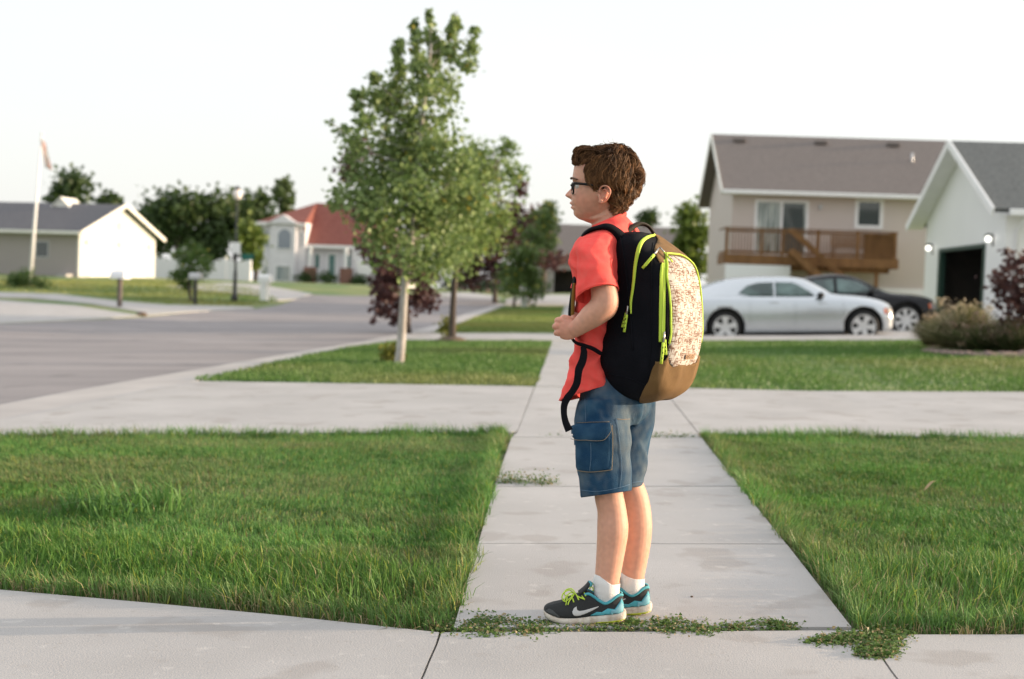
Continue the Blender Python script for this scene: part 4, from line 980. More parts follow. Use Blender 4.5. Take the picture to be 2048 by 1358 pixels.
def make_car(name, lb, loc, rz, pitch_, paint, T, wheels, wr, rimr, dlo, roofpaint=None, five=5, ws=(.30, .96), rwin=(-1.55, -2.05)):
    root = empty(name, loc, 0, lb, 'car'); root.rotation_euler = (0, pitch_, rz)
    # T rows: x, ztop, zbelt, halfwidth, zbottom, roofhalf
    N = 84; xs = np.linspace(T[0][0], T[-1][0], N); xs = T[0][0]+(T[-1][0]-T[0][0])*(.5-.5*np.cos(np.pi*(xs-T[0][0])/(T[-1][0]-T[0][0])))*.35+(xs-T[0][0])*.65
    dense = [tuple(p) for p in cat(T, 6)]
    dense.sort(key=lambda p: p[0])
    rows = []
    for x in xs:
        zt, zb, w, z0, wr_ = lerp_tab(dense, x)
        g = max(0, zt-zb-.03); q = min(1, g/.18); q = q*q*(3-2*q)
        half = [(w*.90, z0), (w*.965, z0+.035), (w*.985, z0+.16), (w*1.0, (z0+zb)*.52), (w*.985, zb-.14), (w*.955, zb-.045)]
        G1 = (w*.90, zb); 
        hood = [(w*.88, zb+.012), (w*.80, zb+(zt-zb)*.55), (w*.62, zb+(zt-zb)*.85), (w*.35, zt-.004), (0, zt)]
        roof = [(w*.885, zb+.02), (w*.885+(wr_-w*.885)*.55, zb+(zt-zb)*.55), (wr_, zt-.085), (wr_*.80, zt-.022), (0, zt)]
        up = [(hood[i][0]*(1-q)+roof[i][0]*q, hood[i][1]*(1-q)+roof[i][1]*q) for i in range(5)]
        half = half+[G1]+up
        hc_ = cat(half, 3)
        ring = [(-float(a), float(b)) for a, b in hc_]+[(float(a), float(b)) for a, b in hc_[::-1][1:]]
        rows.append([(x, a, b) for a, b in ring])
    bm = bmesh.new(); vr = [[bm.verts.new(p) for p in r] for r in rows]; n = len(vr[0])
    for a, b in zip(vr, vr[1:]):
        for k in range(n): bm.faces.new((a[k], a[(k+1) % n], b[(k+1) % n], b[k]))
    bm.faces.new(vr[0][::-1]); bm.faces.new(vr[-1])
    body = fin('body', bm, [paint, M['trimb']], root, True)
    bv = bvh_of(body)
    # wheel wells
    bm = bmesh.new(); W = T[len(T)//2][3]
    for wx in wheels:
        for s in (-1, 1):
            bmesh.ops.create_cone(bm, segments=40, radius1=wr*1.27, radius2=wr*1.27, depth=.62, cap_ends=True, matrix=Matrix.Translation((wx, s*(W+.02), wr*1.02))@Matrix.Rotation(PI/2, 4, 'X'))
    cut = fin('cut', bm, [M['trimb']], None)
    cut.matrix_world = root.matrix_world.copy(); bpy.context.view_layer.update(); cut.matrix_world = root.matrix_world.copy()
    md = body.modifiers.new('b', 'BOOLEAN'); md.operation = 'DIFFERENCE'; md.object = cut; md.solver = 'EXACT'
    bpy.context.view_layer.update(); apply_mods(body)
    bpy.data.objects.remove(cut)
    if len(body.data.materials) < 2: body.data.materials.append(M['trimb'])
    for p in body.data.polygons:
        c = p.center
        for wx in wheels:
            if math.hypot(c.x-wx, c.z-wr*1.02) < wr*1.275 and (abs(abs(p.normal.y)) < .6 or abs(c.y) < W-.2): p.material_index = 1; p.use_smooth = False
    def side(s):
        def f(u, v):
            h = bv.ray_cast(Vector((u, s*2, v)), Vector((0, -s, 0)))
            return None if h[0] is None else (h[0], Vector((0, s, 0)) if h[1].y*s < 0 else h[1])
        return f
    def topc(u, v):
        h = bv.ray_cast(Vector((u, v, 3)), Vector((0, 0, -1)))
        return None if h[0] is None else (h[0], h[1] if h[1].z > 0 else -h[1])
    for s in (-1, 1):
        for poly in dlo: grid_patch('side_window', poly, side(s), M['carglass'], root, .06, .004)
        # door handles and mirror
        for hx, hz in ((-.45, .90), (.62-.0, .88)):
            h = side(s)(hx, hz)
            if h: bm = bmesh.new(); box(bm, hx-.10, hx+.10, h[0].y-.018, h[0].y+.018, hz-.018, hz+.018, bev=.008); fin('door_handle', bm, paint, root, True)
        h = side(s)(.50, dlo[0][0][1]+.02)
        bm = bmesh.new(); tube(bm, [(.60, s*(W*.86), 1.02), (.58, s*(W*.98), 1.05), (.56, s*(W*1.10), 1.06)], [(.06, .05), (.085, .06), (.075, .055)], 10); fin('wing_mirror', bm, M['trimb'] , root, True)
        for x_ in (-.98, .02, 1.08):
            pl = [(x_-.003, .40), (x_+.003, .40), (x_+.003, 1.0), (x_-.003, 1.0)]
            grid_patch('door_gap', pl, side(s), M['trimb'], root, .08, .0015)
        for wx in wheels:
            wh = empty('wheel', (wx, s*(W-.13), wr*1.0)); wh.parent = root; wh.rotation_euler = (0, .4*(1 if wx > 0 else 0), 0)
            prof = [(rimr-.005, -.10), (rimr+.02, -.118), (wr-.05, -.118), (wr-.015, -.10), (wr, -.06), (wr, .06), (wr-.015, .10), (rimr, .10)]
            bm = bmesh.new(); ns = 40
            vs = [[bm.verts.new((r*math.cos(2*PI*k/ns), s*-1*y, r*math.sin(2*PI*k/ns))) for k in range(ns)] for r, y in prof]
            for a, b in zip(vs, vs[1:]+vs[:1]):
                for k in range(ns): bm.faces.new((a[k], a[(k+1) % ns], b[(k+1) % ns], b[k]))
            fin('tyre', bm, M['tyre'], wh, True)
            bm = bmesh.new()
            bmesh.ops.create_cone(bm, segments=32, radius1=rimr-.012, radius2=rimr-.012, depth=.02, cap_ends=True, matrix=Matrix.Translation((0, s*.02, 0))@Matrix.Rotation(PI/2, 4, 'X'))
            fin('backing_disc', bm, M['trimb'], wh)  # plain dark disc closing the rim behind the spokes
            bm = bmesh.new()
            prof = [(rimr+.004, .112), (rimr-.022, .108), (rimr-.03, .06), (rimr-.01, .04), (rimr+.004, .05)]
            vs = [[bm.verts.new((r*math.cos(2*PI*k/ns), s*y, r*math.sin(2*PI*k/ns))) for k in range(ns)] for r, y in prof]
            for a, b in zip(vs, vs[1:]+vs[:1]):
                for k in range(ns): bm.faces.new((a[k], a[(k+1) % ns], b[(k+1) % ns], b[k]))
            for k in range(five):
                A = 2*PI*k/five+.3; ca, sa = math.cos(A), math.sin(A)
                w0, w1 = (rimr*.20, rimr*.30) if five == 5 else (rimr*.14, rimr*.16)
                q = [(.03, w0), (rimr*.55, w0*1.05), (rimr-.015, w1), (rimr-.015, -w1), (rimr*.55, -w0*1.05), (.03, -w0)]
                f0 = [bm.verts.new((r*ca-t*sa, s*(.095-(.012 if r < .05 else 0)), r*sa+t*ca)) for r, t in q]; f1 = [bm.verts.new((v.co.x, s*.06, v.co.z)) for v in f0]
                bm.faces.new(f0); bm.faces.new(f1[::-1])
                for i in range(6): bm.faces.new((f0[i], f0[(i+1) % 6], f1[(i+1) % 6], f1[i]))
            bmesh.ops.create_cone(bm, segments=20, radius1=rimr*.26, radius2=rimr*.26, depth=.06, cap_ends=True, matrix=Matrix.Translation((0, s*.075, 0))@Matrix.Rotation(PI/2, 4, 'X'))
            fin('rim', bm, M['rim'], wh, False)
    xf = T[-1][0]
    Wd = .52
    grid_patch('windshield', [(ws[0], -Wd), (ws[1], -Wd*1.15), (ws[1], Wd*1.15), (ws[0], Wd)], topc, M['carglass'], root, .08, .004)
    grid_patch('rear_window', [(rwin[1], -Wd), (rwin[0], -Wd), (rwin[0], Wd), (rwin[1], Wd)], topc, M['carglass'], root, .08, .004)
    def front(u, v):
        h = bv.ray_cast(Vector((4, u, v)), Vector((-1, 0, 0))); return None if h[0] is None else (h[0], Vector((1, 0, 0)) if h[1].x < 0 else h[1])
    def rear(u, v):
        h = bv.ray_cast(Vector((-4, u, v)), Vector((1, 0, 0))); return None if h[0] is None else (h[0], Vector((-1, 0, 0)) if h[1].x > 0 else h[1])
    grid_patch('grille', [(-.42, .50), (.42, .50), (.42, .74), (-.42, .74)], front, M['trimb'], root, .08, .006)
    for s in (-1, 1):
        h_ = [(s*.48, .60), (s*.78, .60), (s*.78, .74), (s*.48, .74)]; grid_patch('headlight', h_ if s > 0 else h_[::-1], front, M['headl'], root, .05, .006)
        grid_patch('headlight', [(xf-.20, .60), (xf-.05, .60), (xf-.06, .74), (xf-.22, .76)], side(s), M['headl'], root, .03, .006)
        grid_patch('side_marker', [(xf-.26, .62), (xf-.205, .62), (xf-.225, .74), (xf-.27, .74)], side(s), M['amber'], root, .03, .006)
        h_ = [(s*.45, .70), (s*.80, .70), (s*.80, .86), (s*.45, .86)]; grid_patch('tail_light', h_ if s > 0 else h_[::-1], rear, M['redl'], root, .05, .006)
    return root
TC = [(-2.62, .70, .66, .55, .38, .5), (-2.58, .92, .84, .74, .34, .5), (-2.45, 1.12, .98, .86, .30, .55), (-2.2, 1.20, 1.02, .92, .27, .58), (-1.95, 1.29, 1.04, .94, .24, .60), (-1.6, 1.40, 1.045, .945, .23, .63), (-1.2, 1.465, 1.04, .945, .22, .66), (-.6, 1.49, 1.03, .945, .22, .69),
      (0, 1.475, 1.02, .945, .22, .70), (.30, 1.42, 1.015, .945, .22, .70), (.65, 1.245, 1.01, .945, .22, .70), (.98, 1.085, 1.0, .945, .22, .70), (1.4, 1.045, .965, .94, .22, .7), (1.8, .985, .90, .92, .22, .7), (2.08, .90, .82, .86, .24, .6), (2.20, .80, .72, .76, .28, .5), (2.25, .66, .60, .60, .36, .4)]
DLOC = [[(-1.23, 1.10), (-.95, 1.045), (-.44, 1.035), (-.44, 1.345), (-.80, 1.335), (-1.03, 1.27)], [(-.40, 1.035), (.48, 1.03), (.36, 1.13), (.12, 1.28), (.0, 1.335), (-.40, 1.35)]]
gw = U(1587.5, 680.0, 28.5-.0)
make_car('silver_sedan', 'silver fastback sedan parked sideways on the driveway', (gw.x+.05, 29.38, gw.z-.055), rad(-2.4), rad(-2.6), M['silver'], TC, (-1.525, 1.525), .345, .262, DLOC, rwin=(-1.5, -2.1))
TB = [(-2.5, .70, .66, .55, .38, .5), (-2.42, 1.0, .9, .78, .34, .5), (-2.0, 1.08, .98, .90, .25, .55), (-1.6, 1.12, 1.0, .92, .23, .58), (-1.2, 1.30, 1.0, .92, .22, .60), (-.8, 1.43, 1.0, .92, .21, .64), (-.3, 1.49, .99, .92, .20, .66), (.1, 1.46, .985, .92, .20, .66), (.45, 1.34, .98, .92, .20, .66),
      (.85, 1.13, .97, .92, .20, .66), (1.15, 1.02, .95, .92, .20, .66), (1.6, .98, .91, .91, .20, .66), (1.95, .93, .85, .86, .22, .6), (2.15, .84, .75, .76, .26, .5), (2.24, .68, .62, .58, .34, .4)]
DLOB = [[(-1.15, 1.06), (-.9, 1.03), (-.30, 1.03), (-.30, 1.36), (-.75, 1.34)], [(-.22, 1.03), (.72, 1.0), (.50, 1.17), (.22, 1.32), (-.22, 1.37)]]
gw = U(1812, 664.5, 31.2)
make_car('black_sedan', 'black sedan parked behind the silver sedan with its nose by the garage', (gw.x-1.42+.02, 32.05, gw.z-.11), rad(-2.4), rad(-2.6), M['carblack'], TB, (-1.4, 1.42), .345, .28, DLOB, five=7, ws=(.34, 1.0), rwin=(-1.0, -1.6))
# ------------------------------------------------------------- the boy
DT = 3.74
def vnn(x, y, z): return noise.noise(Vector((x, y, z)))
g0 = Vector((U(1200, 1240, DT).x, DT, gz(.25, DT)+.02))
PB = g0.copy()
person = empty('person', PB, 0, 'boy in coral shirt and denim cargo shorts standing in profile, holding a backpack strap', 'person')
def Pt(px, py, l=0): return U(px, py, DT+l)-PB
def pxr(r, l=0): return r*(DT+l)/FPX
def limb(bm, rows, n=20, dens=4):
    """rows: (px, py, l, r_px, r_depth_m)"""
    R = [tuple(r) for r in cat(rows, dens)]
    tube(bm, [Pt(r[0], r[1], r[2]) for r in R], [(pxr(r[3], r[2]), r[4]) for r in R], n, flat=(0, 1, 0))
def ringpts(cx, cy, rx, rl, l0, dyF=0, dyL=0, k=0, n=40, p=2.0):
    out = []
    for i in range(n):
        a = 2*PI*i/n; c, s = math.cos(a), math.sin(a)
        c = math.copysign(abs(c)**(2/p), c); s = math.copysign(abs(s)**(2/p), s)
        l = l0+rl*s
        out.append(Pt(cx+rx*c+(l-l0)*k, cy-dyF*c+dyL*s, l))
    return out
def loftrings(bm, rings, cap0=True, cap1=True):
    vr = [[bm.verts.new(p) for p in r] for r in rings]; n = len(vr[0])
    for a, b in zip(vr, vr[1:]):
        for i in range(n): bm.faces.new((a[i], a[(i+1) % n], b[(i+1) % n], b[i]))
    if cap0: bm.faces.new(vr[0][::-1])
    if cap1: bm.faces.new(vr[-1])
    return vr
def densrings(rows, m): return [tuple(r) for r in cat(rows, m)]
def voxel(o, size, smooth_it=2, fac=.5):
    md = o.modifiers.new('r', 'REMESH'); md.mode = 'VOXEL'; md.voxel_size = size; md.use_smooth_shade = True
    if smooth_it:
        m2 = o.modifiers.new('s', 'SMOOTH'); m2.factor = fac; m2.iterations = smooth_it
    bpy.context.view_layer.update(); return apply_mods(o)

# --- body
bm = bmesh.new()
# head
HT = [(297, 1192, 1228, .026), (300, 1183, 1238, .038), (306, 1171, 1250, .052), (315, 1159, 1262, .063), (328, 1150, 1269, .071), (343, 1146.5, 1272, .0745), (358, 1145, 1272, .0755), (370, 1147.5, 1270, .0750),
      (385, 1146.5, 1264, .0725), (398, 1144, 1256, .0670), (408, 1144, 1248, .0605), (417, 1145.5, 1241, .0540), (426, 1147.5, 1234, .0460), (433, 1151.5, 1225, .037), (439, 1160, 1215, .030), (442.5, 1172, 1208, .015)]
HD = densrings(HT, 7)
def headpt(y, xf, xb, w, a):
    c, s = math.cos(a), math.sin(a); cx = xf+(xb-xf)*.52
    p = 2.35 if c < 0 else 2.05
    cc = math.copysign(abs(c)**(2/p), c); ss = math.copysign(abs(s)**(2/p), s)
    px = cx+(cx-xf if c < 0 else xb-cx)*cc; l = w*ss
    d = 0
    if c < 0:
        gs = lambda v, s_: math.exp(-(v/s_)**2)
        N = float(np.interp(y, [358, 364, 371, 379, 384, 388.5, 391.5, 394.5, 397.5, 400.5], [0, .5, 2.6, 7.5, 12, 15.6, 15.4, 11, 4, 0]))
        sg = float(np.interp(y, [360, 375, 388, 396], [.0065, .0075, .0105, .012]))
        d += N*gs(l, sg)
        d += 5.5*(gs(l-.0135, .0055)+gs(l+.0135, .0055))*gs(y-390.5, 4.5)
        d += 5.4*gs(l, .020)*gs(y-406.3, 3.2)+4.8*gs(l, .018)*gs(y-415, 3.2)-3.4*gs(l, .024)*gs(y-411.2, 1.7)-1.2*gs(l, .02)*gs(y-421, 3)+1.0*gs(l, .02)*gs(y-429, 5)
        d -= 7.5*(gs(l-.031, .013)+gs(l+.031, .013))*gs(y-370, 7)
        d += 1.5*(gs(l-.028, .02)+gs(l+.028, .02))*gs(y-357, 4)
        d += 2.4*(gs(l-.036, .016)+gs(l+.036, .016))*gs(y-396, 12)
    return Pt(px-d, y, l)
loftrings(bm, [[headpt(y, xf, xb, w, 2*PI*i/72) for i in range(72)] for y, xf, xb, w in HD])
limb(bm, [(1226, 490, 0, 36, .07), (1220, 468, 0, 34, .060), (1214, 448, 0, 31, .053), (1212, 430, 0, 29, .050), (1212, 405, 0, 27, .048)], 24)
# soft under-jaw
limb(bm, [(1165, 434, 0, 6, .022), (1180, 437, 0, 9, .036), (1198, 436, 0, 14, .048), (1212, 430, 0, 20, .052)], 20)
# ears
def ear(s):
    L0 = s*.0755
    tube(bm, [Pt(x, y, L0*f) for x, y, f in cat([(1200, 386, 1.02), (1199, 379, 1.06), (1203, 373.5, 1.10), (1210, 371.5, 1.14), (1217, 374.5, 1.17), (1220.5, 382, 1.18), (1219, 390, 1.15), (1214.5, 398, 1.10), (1209, 403, 1.06), (1202, 406, 1.03), (1197, 403, 1.0)], 4)], .0030, 8)
    tube(bm, [Pt(x, y, L0*f) for x, y, f in cat([(1205, 381, 1.05), (1210, 379, 1.09), (1213.5, 383, 1.11), (1212.5, 390, 1.09), (1208.5, 396, 1.05)], 4)], .0024, 8)
    tube(bm, [Pt(1197, 389, L0*1.0), Pt(1199, 393, L0*1.04), Pt(1199, 398, L0*1.02)], .0036, 8)   # tragus
    tube(bm, [Pt(1200, 399, L0*1.0), Pt(1202, 403, L0*1.03)], .0052, 10)                          # lobe
    vs = [bm.verts.new(Pt(x, y, L0*f)) for x, y, f in ((1198, 380, .90), (1206, 373, .99), (1217, 377, 1.06), (1219, 388, 1.06), (1211, 400, 1.0), (1199, 405, .93))]
    v2 = [bm.verts.new(v.co-Vector((0, s*.010, 0))) for v in vs]
    bm.faces.new(vs); bm.faces.new(v2[::-1])
    for i in range(6): bm.faces.new((vs[i], vs[(i+1) % 6], v2[(i+1) % 6], v2[i]))
ear(-1); ear(1)
# torso core
loftrings(bm, [ringpts(cx, y, rx, rl, 0, k=130, n=28) for cx, y, rx, rl in densrings([(1222, 478, 24, .06), (1212, 494, 32, .090), (1206, 520, 38, .10), (1206, 580, 38, .095), (1205, 660, 26, .075), (1207, 740, 26, .075), (1224, 800, 34, .085), (1228, 840, 30, .085)], 3)])
# legs
LEGN = [(1216, 820, -.065, 36, .055), (1210, 880, -.066, 38, .056), (1214, 940, -.066, 32, .048), (1217.5, 970, -.065, 28.5, .043), (1218.0, 992, -.064, 29.0, .042), (1223.5, 1020, -.063, 29.0, .042), (1225.5, 1050, -.062, 31.2, .047), (1225, 1068, -.062, 31.0, .047), (1222.8, 1090, -.061, 29.5, .044), (1218.6, 1125, -.060, 27, .040), (1214.8, 1155, -.060, 25.2, .037), (1213, 1180, -.060, 24, .033), (1214, 1198, -.060, 23, .024), (1214, 1225, -.06, 20, .018)]
LEGF = [(1262, 820, .07, 34, .055), (1252, 880, .065, 36, .056), (1255, 940, .06, 31, .048), (1260, 970, .055, 27.5, .043), (1269, 1000, .052, 28.5, .043), (1273.5, 1030, .048, 29.5, .045), (1274.5, 1060, .045, 29.6, .045), (1271.5, 1095, .042, 28.4, .043), (1267, 1130, .040, 26, .039), (1264.5, 1150, .038, 24.6, .037), (1263, 1172, .036, 23.5, .032), (1265, 1190, .036, 22, .022), (1266, 1208, .036, 19, .018)]
limb(bm, LEGN, 26); limb(bm, LEGF, 26)
# near arm + hand
ARM = [(1192, 500, -.120, 20, .030), (1196, 530, -.150, 21, .033), (1205, 568, -.168, 25, .038), (1209.5, 594, -.175, 27.5, .041), (1207.5, 611, -.178, 28.5, .041), (1197, 622, -.178, 26.5, .039), (1183, 633, -.174, 24.5, .036), (1168, 645, -.166, 20.5, .031), (1155, 655.5, -.157, 17.0, .025), (1146, 660, -.150, 16.5, .020)]
limb(bm, ARM, 26, 5)
def hand(bm, ox, oy, L, s=1):
    """s: +1 = palm turned away from the camera (near hand)"""
    P_ = lambda x, y, l: Pt(x+ox, y+oy, L+l*s)
    R_ = lambda rows, n=14: tube(bm, [P_(*r[:3]) for r in cat(rows, 4)], [(r[3], r[4]) if len(r) > 4 else r[3] for r in cat(rows, 4)], n, flat=(0, 1, 0))
    R_([(1152, 658, .0, .022, .018), (1143, 658.5, .003, .0265, .0185), (1133, 655, .006, .0300, .0185), (1124, 652, .010, .0285, .0165), (1119, 651, .013, .022, .012)])
    # heel of the hand under the little finger
    R_([(1146, 668, .002, .014, .014), (1134, 671, .008, .013, .014), (1122, 670, .014, .010, .012)])
    for kx, ky, r, ln in ((1129, 635.5, .0096, 1.0), (1118.5, 640.5, .0100, 1.08), (1113.5, 652, .0096, 1.0), (1116, 665, .0088, .85)):
        pts = [(kx+12, ky+(650-ky)*.3, .006), (kx, ky, .006), (kx-3.2, ky+1.5, .030*ln), (kx+5, ky+3, .049*ln), (kx+18, ky+4, .050*ln), (kx+25, ky+4, .036*ln)]
        pp = cat(pts, 4); tube(bm, [P_(*q) for q in pp], [r*(1.06-.016*i) for i in range(len(pp))], 10)
    pts = [(1147, 652, .006), (1146, 642, .020), (1148, 634, .036), (1153, 630, .046), (1154, 634, .056)]
    pp = cat(pts, 4); tube(bm, [P_(*q) for q in pp], [.0125-.0003*i for i in range(len(pp))], 10)
hand(bm, 0, 0, -.150, 1)
# far arm + hand (mirrored, mostly behind the chest)
ARF = [(1220, 500, .120, 20, .030), (1228, 530, .155, 21, .033), (1240, 575, .178, 25, .039), (1242, 603, .182, 25, .038), (1228, 618, .176, 23, .035), (1200, 634, .160, 19.5, .030), (1178, 648, .140, 16, .023)]
limb(bm, ARF, 22, 5); hand(bm, 30, -7, .130, -1)
body = fin('body', bm, None, person, True)
voxel(body, .0023, 3, .5)
def skin_tint(o):
    me = o.data; n = len(me.vertices); co = np.empty(n*3); me.vertices.foreach_get('co', co); co = co.reshape(-1, 3)
    base = np.tile(np.array((.62, .335, .235)), (n, 1))
    def blob(px, py, l, r, c, k):
        p = np.array(tuple(Pt(px, py, l))); d = np.linalg.norm((co-p)/np.array(r), axis=1); w = (np.exp(-d*d)*k)[:, None]
        base[:] = base*(1-w)+np.array(c)*w
    for s in (-1, 1):
        blob(1166, 400, s*.045, (.030, .03, .024), (.66, .27, .19), .55)
        blob(1210, 388, s*.085, (.018, .014, .026), (.68, .24, .17), .7)
    blob(1133, 390, 0, (.012, .015, .010), (.66, .25, .18), .6)
    blob(1139, 411, 0, (.012, .018, .0095), (.55, .16, .13), .85)
    blob(1122, 650, -.14, (.05, .06, .05), (.66, .29, .215), .7)
    blob(1232, 612, -.178, (.025, .05, .03), (.58, .26, .19), .5)
    f = np.array([vnn(*(p*90)) for p in co[::1]])*.10+np.array([vnn(*(p*14)) for p in co])*.05
    base *= (1+f)[:, None]
    a = me.attributes.new('tint', 'FLOAT_COLOR', 'POINT'); c = np.ones((n, 4), np.float32); c[:, :3] = base; a.data.foreach_set('color', c.ravel())
M['skin'] = mat('skin', (.62, .34, .24), .52, attr=True, sss=.28, spec=.35, bump=.12, bscale=700)
skin_tint(body); body.data.materials.clear(); body.data.materials.append(M['skin'])

# eyes, brows, glasses
M['eyew'] = mat('eye_white', (.75, .72, .70), .2); M['iris'] = mat('iris', (.06, .04, .025), .1)
for s in (-1, 1):
    bm = bmesh.new(); c = Pt(1158, 371, s*.031); bmesh.ops.create_uvsphere(bm, u_segments=16, v_segments=12, radius=.0118, matrix=Matrix.Translation(c)); e_ = fin('eye', bm, M['eyew'], person, True)
    bm = bmesh.new(); bmesh.ops.create_uvsphere(bm, u_segments=12, v_segments=8, radius=.006, matrix=Matrix.Translation(c+Vector((-.0072, 0, 0)))); fin('iris', bm, M['iris'], e_, True)
    bm = bmesh.new(); tube(bm, [Pt(x, y, s*l) for x, y, l in cat([(1142.5, 358, .014), (1142.8, 355.5, .030), (1147, 356, .046), (1154, 359, .056)], 4)], [(.0035, .0022)]*13, 6)
    fin('eyebrow', bm, mat('eyebrow_hair', (.13, .07, .045), .8), person, True)
M['frame'] = mat('black_acetate', (.006, .005, .005), .4, spec=.3)
M['lens'] = bpy.data.materials.new('clear_lens'); M['lens'].use_nodes = True
_n = M['lens'].node_tree; _t = _n.nodes.new('ShaderNodeBsdfTransparent'); _g = _n.nodes.new('ShaderNodeBsdfGlossy'); _g.inputs['Roughness'].default_value = .02; _m = _n.nodes.new('ShaderNodeMixShader'); _m.inputs[0].default_value = .05
_n.links.new(_t.outputs[0], _m.inputs[1]); _n.links.new(_g.outputs[0], _m.inputs[2]); _n.links.new(_m.outputs[0], _n.nodes['Material Output'].inputs[0])
gl = empty('glasses', (0, 0, 0)); gl.parent = person
bm = bmesh.new(); bl = bmesh.new()
for s in (-1, 1):
    pts = []
    for i in range(28):
        a = 2*PI*i/28; c, sn = math.cos(a), math.sin(a)
        l = s*.034+.0265*math.copysign(abs(c)**.6, c); y = 376.5-11*math.copysign(abs(sn)**.6, sn)
        pts.append(Pt(1143.8+abs(l)*55, y, l))
    tube(bm, pts+[pts[0], pts[1]], (.0026, .0020), 8, cap=False)
    f = bl.faces.new([bl.verts.new(p) for p in pts])
    tube(bm, [Pt(1147.3, 366, s*.060), Pt(1149.5, 366.5, s*.0685)], (.0032, .0022), 8)
tube(bm, [Pt(1143.5, 372, -.009), Pt(1141.8, 370, 0), Pt(1143.5, 372, .009)], .0022, 8)
fin('frame', bm, M['frame'], gl, True); fin('lens', bl, M['lens'], gl)
for s in (-1, 1):
    bm = bmesh.new(); pp = cat([(1147.5, 366.8, .0695), (1160, 367.3, .0755), (1180, 369.5, .0795), (1198, 372.5, .0805), (1208, 376, .080)], 4)
    tube(bm, [Pt(x, y, s*l) for x, y, l in pp], [(.0040-.00006*i, .0018) for i in range(len(pp))], 8, flat=(0, 1, 0)); fin('temple', bm, M['frame'], gl, True)

# --- hair
HP = [(1150, 333), (1143, 326), (1146, 312), (1152, 303), (1161, 296), (1170, 295.5), (1183, 298), (1201, 291), (1220, 288), (1231, 284), (1246, 289), (1260, 300), (1269, 312), (1274, 330), (1279, 343), (1282, 358), (1276, 374), (1271, 392), (1264, 404), (1257, 415), (1249, 427), (1236, 429), (1226, 423), (1219, 412), (1217, 402), (1221, 392), (1223, 381), (1218, 372.5), (1209, 369.5), (1201, 374), (1196, 381), (1188, 387), (1184, 382), (1182, 371), (1174, 362), (1167, 350), (1166, 340), (1173, 329), (1162, 331)]
HPx = np.array([p[0] for p in HP]); HPy = np.array([p[1] for p in HP])
def inhair(x, y): return bool(inpoly(np.array([x]), np.array([y]), HP)[0])
EC = (1210, 352); ERX, ERY, EW = 64.0, 59.0, .0765
def ell(d):
    """direction (x right, y lateral, z up) -> scalp point (local) and its unit normal"""
    d = Vector(d).normalized()
    p = Vector((d.x*ERX, d.y*EW, d.z*ERY)); q = Pt(EC[0]+p.x, EC[1]-p.z, p.y)
    n = Vector((d.x/ERX/1.46e-3, d.y/EW, d.z/ERY/1.46e-3)).normalized()
    return q, n
HV = []; HF = []; HC = []
def strand(pts, r, col):
    n = len(pts); col = np.array(col)
    for i, p in enumerate(pts):
        t = (pts[min(i+1, n-1)]-pts[max(i-1, 0)]).normalized(); a = t.cross(Vector((.3, .9, .2))).normalized(); b = t.cross(a)
        rr = r*(1-(i/(n-1))**2*.85)
        for k in range(3):
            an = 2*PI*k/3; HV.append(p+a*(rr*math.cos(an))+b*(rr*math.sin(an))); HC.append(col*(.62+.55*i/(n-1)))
    o = len(HV)-3*n
    for i in range(n-1):
        for k in range(3): HF.append((o+3*i+k, o+3*i+(k+1) % 3, o+3*i+3+(k+1) % 3, o+3*i+3+k))
hr_ = random.Random(11)
crown = Vector((.52, .05, .62)).normalized()
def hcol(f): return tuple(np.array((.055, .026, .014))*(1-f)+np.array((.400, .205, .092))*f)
def inv(p):
    v = p+PB; x, y, z = proj(v); return x, y, z-DT
nclump = 430
def jit(a): return hr_.uniform(-a, a)
def lock(path, m, spr, tip, cf, r=(.0006, .0011), shape=None):
    """one lock: strands spread at the root, bulge in the middle and gather at the tip"""
    K = len(path)
    for s_ in range(m):
        o1 = Vector((hr_.gauss(0, 1), hr_.gauss(0, 1), hr_.gauss(0, 1)))*spr; o2 = Vector((hr_.gauss(0, 1), hr_.gauss(0, 1), hr_.gauss(0, 1)))*tip
        cut = K if hr_.random() < .7 else max(4, K-hr_.randint(1, 2))
        strand([path[i]+o1*(1-(i/(K-1))**1.6)+o2*(i/(K-1)) for i in range(cut)], hr_.uniform(*r), hcol(min(1, max(0, cf*.75+hr_.random()*.3-.05))))
